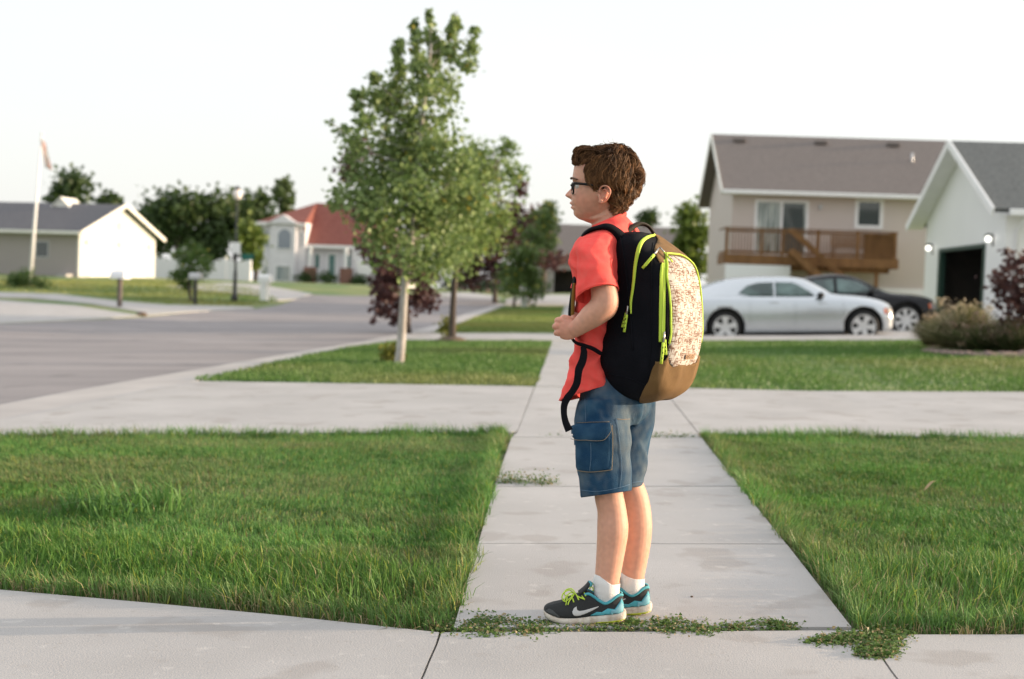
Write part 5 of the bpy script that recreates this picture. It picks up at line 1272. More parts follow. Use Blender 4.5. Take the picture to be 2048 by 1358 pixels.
for ci in range(nclump):
    for _ in range(40):
        d = Vector((hr_.gauss(0, 1), hr_.gauss(0, 1), hr_.gauss(0, 1))).normalized()
        if d.y > .8: continue
        q, n = ell(d); x, y, _z = inv(q)
        if inhair(x, y) or (y < 326 and x > 1168): break
    else: continue
    top_ = y < 322; back = x > 1240 and not top_
    Lp = hr_.uniform(.045, .070) if top_ else (hr_.uniform(.040, .062) if back else hr_.uniform(.030, .046))
    steps = 10; path = []; ph = hr_.uniform(0, 6.28); wamp = hr_.uniform(.10, .28)*(1.25 if back else .8); wf = hr_.uniform(3.5, 6.5)
    h0 = hr_.uniform(.003, .017)*(1.0 if back else (1.0 if top_ else .6))
    if y > 345 and x < 1195: h0 *= .4
    dd = d.copy()
    for i in range(steps):
        t = i/(steps-1)
        q, n = ell(dd); path.append(q+n*(.0005+h0*(math.sin(min(1, t*1.25)*PI*.62)+.25*math.sin(t*wf*1.3+ph))))
        away = (dd-crown); away = (away-dd*away.dot(dd)).normalized() if away.length > .05 else Vector((-1, 0, 0))
        tgt = Vector((0, 0, -1)) if dd.x > .15 else (Vector((-.9, 0, .15)) if dd.z > .5 else Vector((-.55, 0, -.8)))
        tgt = tgt-dd*tgt.dot(dd)
        v = away*.55+tgt*.75; side = dd.cross(v).normalized()
        v = (v.normalized()+side*math.sin(t*wf+ph)*wamp*3).normalized()
        dd = (dd+v*(Lp/(steps-1)/.088)).normalized()
    k = len(path)
    for i in range(1, len(path)):
        x, y, _z = inv(path[i])
        if not inhair(x, y) and not (y < 335 and x > 1240) and not x > 1262:
            k = i; break
    if k < 4: continue
    lock(path[:k], 38, .0048, .0010, hr_.random()**1.3)
def guide(pxs, m, spr, tipspr=.003, r=(.0005, .0009)):
    lock([Pt(*p) for p in cat(pxs, 3)], m, spr, tipspr, hr_.random(), r)
for i in range(34):   # short front quiff standing up and curling over the forehead
    l = -.056+.112*(i+.5)/30; sh = (abs(l)/.06)**2*12; f = hr_.uniform(-3, 4)
    guide([(1194+sh+jit(4), 309+jit(3), l), (1183+sh*.8+jit(3), 301+f+jit(2), l), (1171+sh*.8+jit(3), 298+f+sh*.3, l*1.05), (1160+sh+jit(3), 299+f+jit(3)+sh*.3, l*1.05), (1152+sh+jit(4), 306+jit(4), l), (1147.5+sh+jit(4), 316+jit(4), l+jit(.006)), (1148+sh+jit(4), 325+jit(4), l+jit(.008)), (1155+sh+jit(5), 328+jit(4), l)], 20, .0034, .0010)
for i in range(14):   # loose curls on top of the forehead
    l = jit(.04); x0 = 1163+jit(8); y0 = 299+jit(3)
    guide([(x0+10, y0+8, l), (x0+4, y0-1, l), (x0-4, y0-2, l), (x0-9, y0+5, l), (x0-5, y0+11, l+jit(.004)), (x0+1, y0+9, l)], 14, .002, .001)
for i in range(34):   # side fringe sweeping back and down to the temple and sideburn
    x = 1178+hr_.random()*26; y = 320+hr_.random()*20
    for s in (-1, 1):
        guide([(x+16, y-6, s*.063), (x+5, y+4, s*.0735), (max(1168, x-6+jit(2)), y+15, s*.0785), (max(1174, x-7+jit(3)), y+27, s*.0805), (max(1183, x-3+jit(3)), y+38+jit(3), s*.0795)], 20, .0034, .0011)
for i in range(46):   # side mass above and around the ear
    x = 1190+hr_.random()*58; y = 330+hr_.random()*25
    for s in (-1, 1):
        ll = .080*math.sqrt(max(.3, 1-((x-1210)/78)**2))
        yl = 371 if 1196 < x < 1222 else 381
        if x < 1196: yl = 385
        guide([(x+9, y-16, s*ll*.93), (x+3+jit(2), y-5, s*(ll+.002)), (x-4+jit(4), y+7, s*(ll+.007)), (x-4+jit(5), min(y+20, yl-6), s*(ll+.008)), (x+jit(4), min(y+32, yl), s*(ll+.003))], 22, .0038, .0011)
for i in range(46):   # wavy nape locks
    x = 1222+hr_.random()*40; y = 378+hr_.random()*18
    yb = float(np.interp(x, [1220, 1232, 1250, 1262], [416, 428, 426, 408]))
    for s in (-1, 1):
        l = s*.062*math.sqrt(max(.02, 1-((x-1215)/56)**2)); w_ = hr_.choice((-1, 1))*hr_.uniform(3, 6)
        guide([(x+6, y-16, l*1.1), (x+2+w_, y, l*1.10), (x-3-w_, y+(yb-y)*.35, l*1.04), (x+1+w_, y+(yb-y)*.7, l*.95), (x-4-w_*.6, yb+jit(4), l*.86)], 20, .0032, .0010)
for i in range(20):   # tousled curls standing off the back of the head
    x = 1246+hr_.random()*22; y = 312+hr_.random()*68
    l = hr_.uniform(-.055, .05); e_ = 1209+72*math.sqrt(max(.1, 1-((y-350)/76)**2))+jit(3)
    guide([(x-4, y-13, l), (min(x+9, e_-4), y-7, l*1.02), (e_+jit(2), y+3, l), (e_-1+jit(4), y+13+jit(3), l+jit(.006)), (e_-9+jit(4), y+17+jit(4), l+jit(.008)), (e_-14+jit(3), y+11, l)], 22, .0034, .0011)
for i in range(44):   # top locks rolling back
    x = 1192+hr_.random()*62; l = hr_.uniform(-.052, .045); f = hr_.uniform(-1, 4)
    yt = float(np.interp(x, [1190, 1201, 1220, 1231, 1246, 1260], [299, 294, 290, 286, 291, 302]))+(l/.05)**2*12+f
    guide([(x+15, yt+13, l), (x+9, yt+4+jit(2), l*1.02), (x-2, yt+jit(2.5), l), (x-14, yt+2+jit(3), l+jit(.006)), (x-25, yt+10+jit(3), l+jit(.008))], 22, .0038, .0012)
for i in range(26):   # single flyaway hairs
    a = hr_.uniform(-.4, 3.3); x = 1211+70*math.cos(a); y = 352-66*math.sin(a); l = jit(.04)
    if not (x > 1150 and y < 410): continue
    dx_, dy_ = math.cos(a+.6)*9, -math.sin(a+.6)*9
    strand([Pt(*p) for p in cat([(x-dx_*.3, y-dy_*.3, l), (x+dx_*.4+jit(2), y+dy_*.4+jit(2), l), (x+dx_+jit(4), y+dy_+jit(4), l)], 3)], .0005, hcol(.9))
M['hair'] = leafmat('hair', .22, .5, .18)
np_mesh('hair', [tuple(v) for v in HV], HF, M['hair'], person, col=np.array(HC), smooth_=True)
# scalp cap
bm = bmesh.new(); nu, nv = 96, 60
for i in range(nv):
    for k in range(nu):
        q = []
        for (a, b) in ((i, k), (i, k+1), (i+1, k+1), (i+1, k)):
            th = PI*a/nv; ph = 2*PI*b/nu; p, n = ell((math.sin(th)*math.cos(ph), math.sin(th)*math.sin(ph), math.cos(th))); q.append(p+n*.0015)
        c = sum(q, Vector())/4; x, y, _z = inv(c)
        if (inhair(x, y) and inhair(x-4, y)) or (y < 320 and x > 1176): bm.faces.new([bm.verts.new(p) for p in q])
bmesh.ops.remove_doubles(bm, verts=bm.verts, dist=1e-5)
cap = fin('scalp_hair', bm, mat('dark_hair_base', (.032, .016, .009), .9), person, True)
# nape fill under the locks
bm = bmesh.new(); limb(bm, [(1240, 372, 0, 24, .058), (1240, 392, 0, 22, .052), (1238, 408, 0, 16, .044), (1236, 420, 0, 10, .030)], 18)
fin('nape_hair', bm, cap.data.materials[0], person, True)

# --- shirt
M['shirt'] = mat('coral_cotton', (.98, .100, .088), .85, bump=.3, bscale=380, col2=(.95, .125, .105), scale=60, spec=.2)
def wrinkle(co, amp):
    sa = lambda v: math.sqrt(v*v+.006)
    r = 1.1-sa(vnn(co.x*9+co.z*7, co.y*6, co.z*13-co.x*6))*2
    q = 1.1-sa(vnn(co.x*16+co.z*15, co.y*10, co.z*17-co.x*12+5))*2
    r = max(0, r); q = max(0, q)
    return amp*(r**2.2*1.0-.3)+amp*.7*(q**2-.3)+amp*.3*vnn(co.x*34, co.y*34, co.z*26)
def cloth(name, bm, amp, m, parent, th=.0028, hem=None):
    bmesh.ops.recalc_face_normals(bm, faces=bm.faces); bm.normal_update()
    for v in bm.verts:
        w_ = v.co+PB; k = 1 if hem is None else hem(v.co)
        v.co += v.normal*wrinkle(w_, amp)*k
    bmesh.ops.solidify(bm, geom=bm.faces[:], thickness=th)
    return fin(name, bm, m, parent, True)
bm = bmesh.new()
ST = [(455, 431, 1190, 1250, .056), (452, 428, 1187, 1251, .060), (455, 432, 1185, 1254, .065), (462, 440, 1179, 1262, .082), (470, 451, 1167, 1271, .118), (484, 467, 1154, 1277, .142), (505, 490, 1146.5, 1279, .150), (540, 530, 1142.5, 1278, .146), (575, 570, 1147, 1268, .136), (610, 605, 1152, 1256, .128), (650, 645, 1152, 1243, .114), (690, 682, 1147, 1236, .108), (730, 718, 1140.5, 1236, .110), (765, 745, 1131, 1240, .116), (784, 758, 1126.5, 1241, .117), (803, 768, 1122, 1242, .118)]
rings = []
for yF, yB, xF, xB, w_ in densrings(ST, 6):
    k = 190; E = (xB-xF)/2; rx = math.sqrt(max(100, E*E-(w_*k)**2*.9)); k *= min(1, (w_/.13)**2)
    rings.append(ringpts((xF+xB)/2, (yF+yB)/2, rx, w_, 0, dyF=(yF-yB)/2, k=k, n=90, p=2.2))
loftrings(bm, rings, False, False)
shirt = cloth('shirt', bm, .0095, M['shirt'], person, hem=lambda c: min(1, max(.15, (1.12-c.z)/.10)))
bm = bmesh.new(); rings = []
for cx, cy, rx, rl, l0, dF, dL in densrings([(1205, 468, 8, .012, -.092, 0, 0), (1201, 470, 24, .030, -.098, 0, 0), (1193, 480, 33, .044, -.116, 0, 2), (1188, 500, 35, .050, -.140, 2, 3), (1189, 530, 35.5, .053, -.154, 3, 6), (1190.5, 560, 37, .055, -.163, 5, 11), (1193.5, 580, 39.5, .057, -.168, 8, 15), (1195, 588, 40.5, .058, -.170, 9, 17)], 6):
    rings.append(ringpts(cx, cy, rx, rl, l0, dyF=dF, dyL=dL, n=64))
loftrings(bm, rings, True, False)
cloth('sleeve', bm, .0050, M['shirt'], person, hem=lambda c: 1)
bm = bmesh.new(); rings = []
for cx, cy, rx, rl, l0, dF, dL in densrings([(1217, 468, 8, .012, .092, 0, 0), (1219, 471, 24, .030, .098, 0, 0), (1224, 480, 33, .044, .116, 0, -2), (1230, 500, 34, .050, .140, 2, -3), (1238, 540, 35, .053, .160, 3, -6), (1243, 585, 38, .058, .174, 7, -12)], 6):
    rings.append(ringpts(cx, cy, rx, rl, l0, dyF=dF, dyL=dL, n=64))
loftrings(bm, rings, True, False)
cloth('sleeve', bm, .0036, M['shirt'], person)
# hem stitching: narrow raised band round the near sleeve opening
bm = bmesh.new()
rg = [ringpts(1194.6, 585, 40.6, .0582, -.1695, dyF=8.6, dyL=16.2, n=64)]
tube(bm, rg[0]+[rg[0][0], rg[0][1]], .0011, 6, cap=False); fin('sleeve_hem', bm, M['shirt'], person, True)
# collar roll
bm = bmesh.new(); rg = ringpts(1219, 442, 31, .057, 0, dyF=13.5, n=48, p=2.1); tube(bm, rg+[rg[0], rg[1]], (.0055, .0085), 10, cap=False)
fin('collar', bm, M['shirt'], person, True)

# --- shorts
M['denim'] = mat('denim', (.011, .048, .108), .9, col2=(.048, .115, .190), scale=17, detail=9, bump=.5, bscale=520, spec=.15, lo=.38, hi=.78)
bm = bmesh.new()
hp = [(1222, 752, 48, .085, 0, 1), (1228, 778, 62, .100, 0, 1), (1231, 805, 69, .112, 0, 1), (1231, 828, 66, .102, 0, 1), (1234, 850, 42, .08, 0, 1)]
loftrings(bm, [ringpts(cx, cy, rx, rl, l0, k=140, n=48, p=2.3) for cx, cy, rx, rl, l0, _ in densrings(hp, 5)])
loftrings(bm, [ringpts(cx, cy, rx, rl, l0, dyF=dF, n=48, p=2.4) for cx, cy, rx, rl, l0, dF in densrings([(1210, 800, 52, .058, -.062, 0), (1206.5, 830, 55, .066, -.064, 0), (1205.5, 860, 56.5, .074, -.071, 1), (1206, 900, 55.5, .072, -.070, 2), (1209, 940, 53, .069, -.068, 4), (1211, 970, 51.5, .067, -.067, 6), (1212, 988.5, 51, .066, -.066, 7)], 5)])
loftrings(bm, [ringpts(cx, cy, rx, rl, l0, dyF=dF, n=48, p=2.4) for cx, cy, rx, rl, l0, dF in densrings([(1256, 800, 54, .066, .074, 0), (1255, 830, 54, .068, .074, 0), (1253, 860, 53, .068, .072, 1), (1249, 900, 50.5, .066, .066, 2), (1245, 940, 47.5, .063, .060, 3), (1242, 960, 46, .061, .056, 4), (1241.5, 977, 45.5, .060, .055, 4)], 5)])
shorts = fin('shorts', bm, M['denim'], person, True)
voxel(shorts, .0034, 3, .5)
for v in shorts.data.vertices:
    w_ = v.co+PB; x, y, z = proj(w_)
    am = .0085*min(1, max(.3, (985-y)/60)); r = max(0, 1.1-math.sqrt(vnn(w_.x*10+w_.z*6+3.7, w_.y*8+1.3, w_.z*9-w_.x*7+2.1)**2+.012)*2)
    dsp = am*(r**2-.35)+.0016*vnn(w_.x*34, w_.y*34, w_.z*26)
    if v.normal.z > -.7: v.co += v.normal*dsp
_m2 = shorts.modifiers.new('s', 'SMOOTH'); _m2.factor = .5; _m2.iterations = 3; bpy.context.view_layer.update(); apply_mods(shorts)
# worn, faded patches all over the denim
me = shorts.data; at = me.attributes.new('fade', 'FLOAT', 'POINT'); vals = []
for v in me.vertices:
    w_ = v.co+PB; k = .20+.42*vnn(w_.x*16, w_.y*16, w_.z*9)+.25*vnn(w_.x*60, w_.y*60, w_.z*45); vals.append(max(0, min(.6, k)))
at.data.foreach_set('value', vals)
_n = M['denim'].node_tree; _P = _n.nodes['Principled BSDF']; _src = _P.inputs['Base Color'].links[0].from_socket
_A = _n.nodes.new('ShaderNodeAttribute'); _A.attribute_name = 'fade'; _X = _n.nodes.new('ShaderNodeMix'); _X.data_type = 'RGBA'
_n.links.new(_A.outputs['Fac'], _X.inputs[0]); _n.links.new(_src, _X.inputs[6]); _X.inputs[7].default_value = (.185, .215, .225, 1); _n.links.new(_X.outputs[2], _P.inputs['Base Color'])
bs = bvh_of(shorts); bpy.context.view_layer.update()
def camcast(bv, base):
    def f(px, py):
        d = ray(px, py).normalized(); h = bv.ray_cast(CAMLOC-base, d)
        return None if h[0] is None else (h[0], h[1] if h[1].dot(d) < 0 else -h[1])
    return f
cs = camcast(bs, PB)
def pxpatch(name, poly, cf, m, parent, step=3, off=.003, th=.003, crown_=0):
    bm = bmesh.new(); bm.faces.new([bm.verts.new((u, v, 0)) for u, v in poly])
    us = [p[0] for p in poly]; vs = [p[1] for p in poly]; x = min(us)+step
    while x < max(us): bmesh.ops.bisect_plane(bm, geom=bm.verts[:]+bm.edges[:]+bm.faces[:], plane_co=(x, 0, 0), plane_no=(1, 0, 0)); x += step
    y = min(vs)+step
    while y < max(vs): bmesh.ops.bisect_plane(bm, geom=bm.verts[:]+bm.edges[:]+bm.faces[:], plane_co=(0, y, 0), plane_no=(0, 1, 0)); y += step
    X = np.array([v.co.x for v in bm.verts]); Y = np.array([v.co.y for v in bm.verts]); ed = edgedist(X, Y, poly)
    dead = []
    for v, e_ in zip(list(bm.verts), ed):
        r = cf(v.co.x, v.co.y)
        if r is None: dead.append(v)
        else: v.co = r[0]+r[1]*(off+crown_*min(1, e_/6))
    if dead: bmesh.ops.delete(bm, geom=dead, context='VERTS')
    if not bm.faces: bm.free(); return None
    bmesh.ops.recalc_face_normals(bm, faces=bm.faces); bm.normal_update()
    vd = ray(poly[0][0], poly[0][1])
    if sum(f.normal.dot(vd)*f.calc_area() for f in bm.faces) > 0: bmesh.ops.reverse_faces(bm, faces=bm.faces[:])
    bmesh.ops.solidify(bm, geom=bm.faces[:], thickness=th)
    return fin(name, bm, m, parent, True)
def pxline(name, pts, cf, m, parent, r=.0009, off=.002, flat=None, dens=4):
    bm = bmesh.new(); run = []
    for p in cat(pts, dens):
        h = cf(p[0], p[1])
        if h: run.append(h[0]+h[1]*off)
    if len(run) < 2: bm.free(); return None
    tube(bm, run, r, 6); return fin(name, bm, m, parent, True)
M['thread'] = mat('tan_thread', (.24, .19, .13), .8); M['thread_b'] = mat('pale_blue_thread', (.09, .17, .27), .8)
pxpatch('cargo_pocket', [(1151, 862), (1151.5, 905), (1153.5, 931), (1158, 941), (1183, 944), (1219, 939), (1222.5, 930), (1224, 889), (1222.5, 862)], cs, M['denim'], person, 4, .0045, .0045, .0035)
pxpatch('pocket_flap', [(1150, 851), (1175, 849.5), (1221, 847), (1222, 862), (1211, 877.5), (1194, 880.5), (1158, 879), (1150.5, 870)], cs, M['denim'], person, 4, .0115, .004, .002)
pxline('stitching', [(1152, 876.5), (1158, 877.2), (1193, 878.6), (1210, 875.5), (1220, 861.5), (1219, 850)], cs, M['thread'], person, .0008, .0150)
pxline('stitching', [(1223.5, 851), (1224.5, 880), (1224, 910), (1222.5, 934), (1219, 939.5), (1183, 943), (1158, 940)], cs, M['thread'], person, .0010, .0062)
pxline('stitching', [(1182, 884), (1182.5, 910), (1182, 941)], cs, M['thread_b'], person, .0008, .0095)
pxline('stitching', [(1161, 979.5), (1185, 982.5), (1210, 981), (1240, 974.5), (1258, 969)], cs, M['thread_b'], person, .0008, .0014)
pxline('stitching', [(1264, 965), (1275, 963.5), (1285, 962)], cs, M['thread_b'], person, .0008, .0014)
pxline('stitching', [(1170, 795), (1171, 820), (1172, 843)], cs, M['thread_b'], person, .0007, .0014)
pxline('stitching', [(1155, 846), (1185, 844.5), (1219, 844)], cs, M['thread'], person, .0007, .0016)
pxline('side_seam', [(1238, 985), (1243, 940), (1240, 900), (1236, 862), (1232, 838)], cs, M['thread_b'], person, .0007, .0014)
pxline('side_seam', [(1233, 838), (1246, 839), (1259, 838)], cs, M['thread'], person, .0009, .0014)

# --- socks
M['sock'] = mat('white_sock', (.80, .79, .78), .9, bump=.5, bscale=260, vscale=(3, 3, .35))
def sock(rows):
    bm = bmesh.new(); limb(bm, rows, 30, 5)
    for v in bm.verts: v.co += Vector((1, .5, 0))*(.0015*vnn(v.co.x*30, v.co.y*30, v.co.z*75))
    fin('sock', bm, M['sock'], person, True)
sock([(1214.6, 1160, -.060, 26.6, .0395), (1213.2, 1163, -.060, 26.9, .040), (1213.2, 1172, -.060, 26.6, .0395), (1213.5, 1186, -.060, 25.6, .036), (1215, 1197, -.060, 25.5, .029), (1214, 1210, -.06, 24, .024), (1214, 1222, -.06, 22, .022)])
sock([(1264.5, 1152, .038, 25.6, .039), (1264.0, 1155, .038, 25.9, .0395), (1264, 1170, .037, 25, .038), (1265, 1180, .036, 24.4, .034), (1266, 1190, .036, 23.5, .027), (1266, 1204, .036, 22, .022)])

# --- shoes (drawn once for the near foot in pixels, the far one is the same shoe a little deeper)
M['sh_black'] = mat('black_mesh', (.012, .014, .016), .7, bump=.4, bscale=500); M['sh_toe'] = mat('grey_toe_cap', (.045, .05, .052), .6, bump=.3, bscale=400)
M['sh_teal'] = mat('teal_fabric', (.045, .30, .37), .7, col2=(.08, .38, .45), scale=30, bump=.3, bscale=500); M['sh_teal2'] = mat('light_blue_fabric', (.12, .34, .42), .65, col2=(.18, .40, .48), scale=40)
M['sh_sole'] = mat('dirty_white_foam', (.60, .56, .50), .75, col2=(.36, .28, .21), scale=42, detail=6, lo=.42, hi=.72, bump=.2, bscale=200)
M['lime'] = mat('lime', (.50, .68, .06), .65, bump=.2, bscale=600); M['lime_d'] = mat('lime_foam', (.44, .50, .02), .6, col2=(.34, .38, .03), scale=60)
M['swoosh'] = mat('silver_grey', (.50, .50, .50), .45, bump=.1, bscale=300)
def make_shoe(tf, L0, sgn):
    """tf maps near-foot pixel -> pixel; L0 lateral centre"""
    sh = empty('shoe', (0, 0, 0)); sh.parent = person
    Dn = DT+L0-.038
    def Q(px, py, lat): x, y = tf(px, py); return U(x, y, Dn)-PB+Vector((0, .038+lat, 0))
    SOL = [(1087.5, 1225.5, 1231, .010), (1090, 1226.5, 1235, .022), (1098, 1230, 1240.5, .032), (1116, 1235.5, 1246.5, .038), (1140, 1237.2, 1249.3, .0405), (1165, 1236, 1250, .038), (1190, 1232.5, 1250, .033), (1215, 1229.5, 1249.5, .033), (1235, 1228, 1247, .032), (1247, 1226.5, 1243.5, .027), (1252.5, 1226.8, 1239.5, .017), (1254.5, 1229, 1236, .008)]
    bm = bmesh.new(); rings = []
    for x, t, b, hw in densrings(SOL, 6):
        off = -.006*math.exp(-((x-1195)/30)**2)*0
        m = (t+b)/2; pr = [(-hw*.93, t), (-hw*1.03, t+(b-t)*.25), (-hw*1.04, t+(b-t)*.7), (-hw*.95, b), (-hw*.4, b+.0), (hw*.4, b), (hw*.95, b), (hw*1.04, t+(b-t)*.7), (hw*1.03, t+(b-t)*.25), (hw*.93, t), (0, t)]
        rings.append([Q(x, py, l) for l, py in pr])
    loftrings(bm, rings); fin('sole', bm, M['sh_sole'], sh, True)
    UP = [(1088.5, 1221.5, .008, .003), (1091, 1218.3, .019, .008), (1097, 1215, .027, .014), (1108, 1212, .033, .018), (1122, 1209, .0365, .018), (1138, 1202.5, .037, .015), (1152, 1196, .0355, .015), (1165, 1191, .0340, .018), (1176, 1190, .0325, .022), (1188, 1195.5, .0315, .025), (1200, 1204, .0315, .027), (1211, 1208.5, .032, .029), (1222, 1203.5, .032, .029), (1232, 1196, .0305, .026), (1241, 1192.2, .027, .020), (1246, 1193.5, .020, .012), (1248.5, 1200, .011, .006)]
    bm = bmesh.new(); rings = []
    for x, t, hw, ht in densrings(UP, 5):
        sb = float(np.interp(x, [s[0] for s in SOL], [s[1] for s in SOL]))+1.2
        h = sb-t
        pr = [(-hw, sb), (-hw*1.04, sb-h*.22), (-hw*.98+(hw-ht)*.12, sb-h*.5), (-ht-(hw-ht)*.45, sb-h*.80), (-ht, t), (-ht*.5, t-h*.03), (0, t-h*.04)]
        pr = pr+[(-a, b) for a, b in pr[::-1][1:]]
        rings.append([Q(x, py, l) for l, py in pr])
    loftrings(bm, rings)
    up_ = fin('upper', bm, M['sh_black'], sh, True)
    bv = bvh_of(up_); cf0 = camcast(bv, PB); cf = lambda px, py: cf0(*tf(px, py))
    bvs = bvh_of([c for c in sh.children if c.name.startswith('sole')][0]); cg0 = camcast(bvs, PB); cg = lambda px, py: cg0(*tf(px, py))
    Z = lambda pts: [(1080+.12207*a, 1130+.12207*b) for a, b in pts]
    pxpatch('toe_cap', Z([(85, 760), (150, 715), (215, 745), (265, 800), (325, 845), (318, 865), (200, 850), (110, 815)]), cf, M['sh_toe'], sh, 2.5, .0010, .0012)
    pxpatch('heel_counter', Z([(820, 828), (930, 770), (1010, 775), (1110, 712), (1225, 725), (1310, 600), (1335, 545), (1362, 620), (1372, 700), (1385, 795), (1240, 818), (1050, 822)]), cf, M['sh_teal'], sh, 2.5, .0012, .0016)
    pxpatch('heel_panel', Z([(1170, 740), (1232, 735), (1318, 610), (1355, 640), (1368, 720), (1378, 790), (1240, 806), (1150, 810)]), cf, M['sh_teal2'], sh, 2.5, .0022, .0016)
    bm = bmesh.new(); col_ = cat([(1170, 1192.5), (1178, 1190.5), (1188, 1195.5), (1200, 1204), (1211, 1208.8), (1222, 1203.8), (1232, 1196.5), (1241, 1192.8), (1246.3, 1194.5)], 5)
    hts = lambda x: float(np.interp(x, [u[0] for u in UP], [u[3] for u in UP]))
    for s in (-1, 1):
        tube(bm, [Q(x, y, s*hts(x)*1.0) for x, y in col_], [.0042]*len(col_), 8)
    fin('collar', bm, M['sh_teal'], sh, True)
    pxpatch('swoosh', Z([(535, 800), (530, 765), (555, 710), (600, 680), (602, 720), (615, 745), (650, 755), (720, 745), (860, 705), (962, 674), (958, 688), (860, 745), (760, 790), (660, 825), (600, 835), (560, 828)]), cf, M['swoosh'], sh, 2.5, .0016, .0014)
    pxpatch('lime_heel', Z([(850, 962), (960, 935), (1120, 925), (1290, 905), (1420, 872), (1405, 915), (1320, 950), (1180, 972), (950, 975)]), cg, M['lime_d'], sh, 2.5, .0012, .0016)
    # tongue
    bm = bmesh.new(); tube(bm, [Q(x, y, 0) for x, y in cat([(1160, 1192), (1170, 1184), (1177, 1177), (1181.5, 1171)], 4)], [(.0060, .021)]*9+[(.0060, .021)]*4, 14, flat=(0, 1, 0)); fin('tongue', bm, M['sh_black'], sh, True)
    bm = bmesh.new(); tube(bm, [Q(1180.5, 1176.5, 0), Q(1183, 1170.5, 0)], [(.0068, .0215)]*2, 14, flat=(0, 1, 0)); fin('tongue_tab', bm, M['sh_teal'], sh, True)
    # laces
    bm = bmesh.new()
    for (x, y, ex, ey) in ((1136, 1203, 1132, 1213), (1144, 1199.5, 1148, 1206.5), (1152, 1195.5, 1158, 1202), (1159, 1192.5, 1167.5, 1199), (1166, 1188.5, 1172, 1194)):
        for s in (-1, 1): tube(bm, [Q(x, y-2, 0), Q((x+ex)/2, (y+ey)/2-2.5, s*.016), Q(ex, ey, s*.0255)], .0021, 6)
    lp = [[(1150, 1194, .0), (1140, 1184, -.015), (1128, 1188, -.022), (1124.5, 1198, -.022), (1130, 1206, -.020), (1141, 1201, -.012), (1151, 1193, 0)],
          [(1152, 1193, 0), (1145, 1186, .012), (1134, 1189, .020), (1130, 1198, .020), (1138, 1201, .014), (1150, 1194, 0)],
          [(1150, 1193, -.002), (1146, 1197, -.016), (1139, 1204, -.026), (1136, 1211, -.030)], [(1152, 1193, -.002), (1156, 1196, -.016), (1163, 1198, -.026), (1170, 1200, -.030)],
          [(1150, 1193, 0), (1142, 1190, -.01), (1133, 1196, -.018), (1128, 1205, -.022)]]
    for c in lp: tube(bm, [Q(*p) for p in cat(c, 5)], .0019, 6)
    fin('laces', bm, M['lime'], sh, True)
    return sh
make_shoe(lambda x, y: (x, y), -.060, 1)
make_shoe(lambda x, y: (1306.5+(x-1254)*.975, 1233.5+(y-1250)*.975), .036, 1)
# ------------------------------------------------------------- the backpack
bp = empty('backpack', PB, 0, 'large black backpack with lime zips, brown base and woven patterned front panel', 'backpack')
PHI = rad(31); nv_ = Vector((math.cos(PHI), -math.sin(PHI), 0)); sv_ = Vector((math.sin(PHI), math.cos(PHI), 0))
PKT = [(466, 1248, 1308, .045), (469, 1242, 1318, .075), (476, 1236, 1332, .105), (487, 1231, 1349, .122), (500, 1229, 1365, .130), (514, 1228, 1381, .136), (530, 1228, 1393, .139), (550, 1229, 1399, .141), (575, 1231, 1404, .142), (605, 1226, 1407, .143), (635, 1214, 1407.5, .143), (665, 1207, 1406, .143), (690, 1198, 1401, .142), (708, 1193, 1397.5, .141), (725, 1195, 1395, .140), (742, 1202, 1392.5, .137), (758, 1210, 1388, .132), (772, 1218, 1380, .122), (784, 1228, 1366, .108), (794, 1240, 1346, .085), (800, 1256, 1322, .055), (802.5, 1272, 1306, .030)]
q_ = 4/3.
rings = []; PKI = []
for y, xl, xr, b in densrings(PKT, 6):
    D = DT-.030; c = U((xl+xr)/2, y, D)-PB; E = (xr-xl)/2*D/FPX
    bs_ = b*math.sin(PHI); bs_ = min(bs_, E*.75); b = bs_/math.sin(PHI)
    a = (max(1e-4, E**q_-bs_**q_))**(1/q_)/math.cos(PHI)
    PKI.append((c.z, c, a, b)); ring = []
    n = 120
    for i in range(n):
        th = 2*PI*i/n; cc, ss = math.cos(th), math.sin(th)
        t = a*math.copysign(abs(cc)**.5, cc); u = b*math.copysign(abs(ss)**.5, ss)
        ring.append(c+nv_*t+sv_*u)
    rings.append(ring)
M['pk_black'] = mat('black_nylon', (.0030, .0038, .0065), .8, bump=.35, bscale=380, col2=(.006, .0065, .010), scale=12, spec=.12)
M['pk_brown'] = mat('brown_canvas', (.135, .070, .018), .85, bump=.4, bscale=420, col2=(.19, .105, .035), scale=18)
M['metal'] = mat('zip_metal', (.45, .44, .42), .35, metal=.8)
bm = bmesh.new(); loftrings(bm, rings)
bm.normal_update()
for v in bm.verts:
    w_ = v.co; amp = .0050
    v.co += v.normal*(amp*vnn(w_.x*9, w_.y*9, w_.z*7)+.0012*vnn(w_.x*30, w_.y*30, w_.z*22))
pk = fin('main_bag', bm, [M['pk_black']], bp, True)
bpk = bvh_of(pk); cp = camcast(bpk, PB)
def pkat(z):
    zs = [k[0] for k in PKI][::-1]
    i = int(np.clip(np.searchsorted(zs, z), 1, len(zs)-1)); i = len(zs)-i
    return PKI[min(max(i, 0), len(PKI)-1)]
def outcast(u, z):
    """u across the pack's outer face (towards the far side +), z height"""
    _z, c, a, b = pkat(z); o = c+sv_*u+nv_*.6; o.z = z
    h = bpk.ray_cast(o, -nv_)
    return None if h[0] is None else (h[0], h[1] if h[1].dot(nv_) > 0 else -h[1])
zpx = lambda y: (U(1365, y, DT-.03)-PB).z
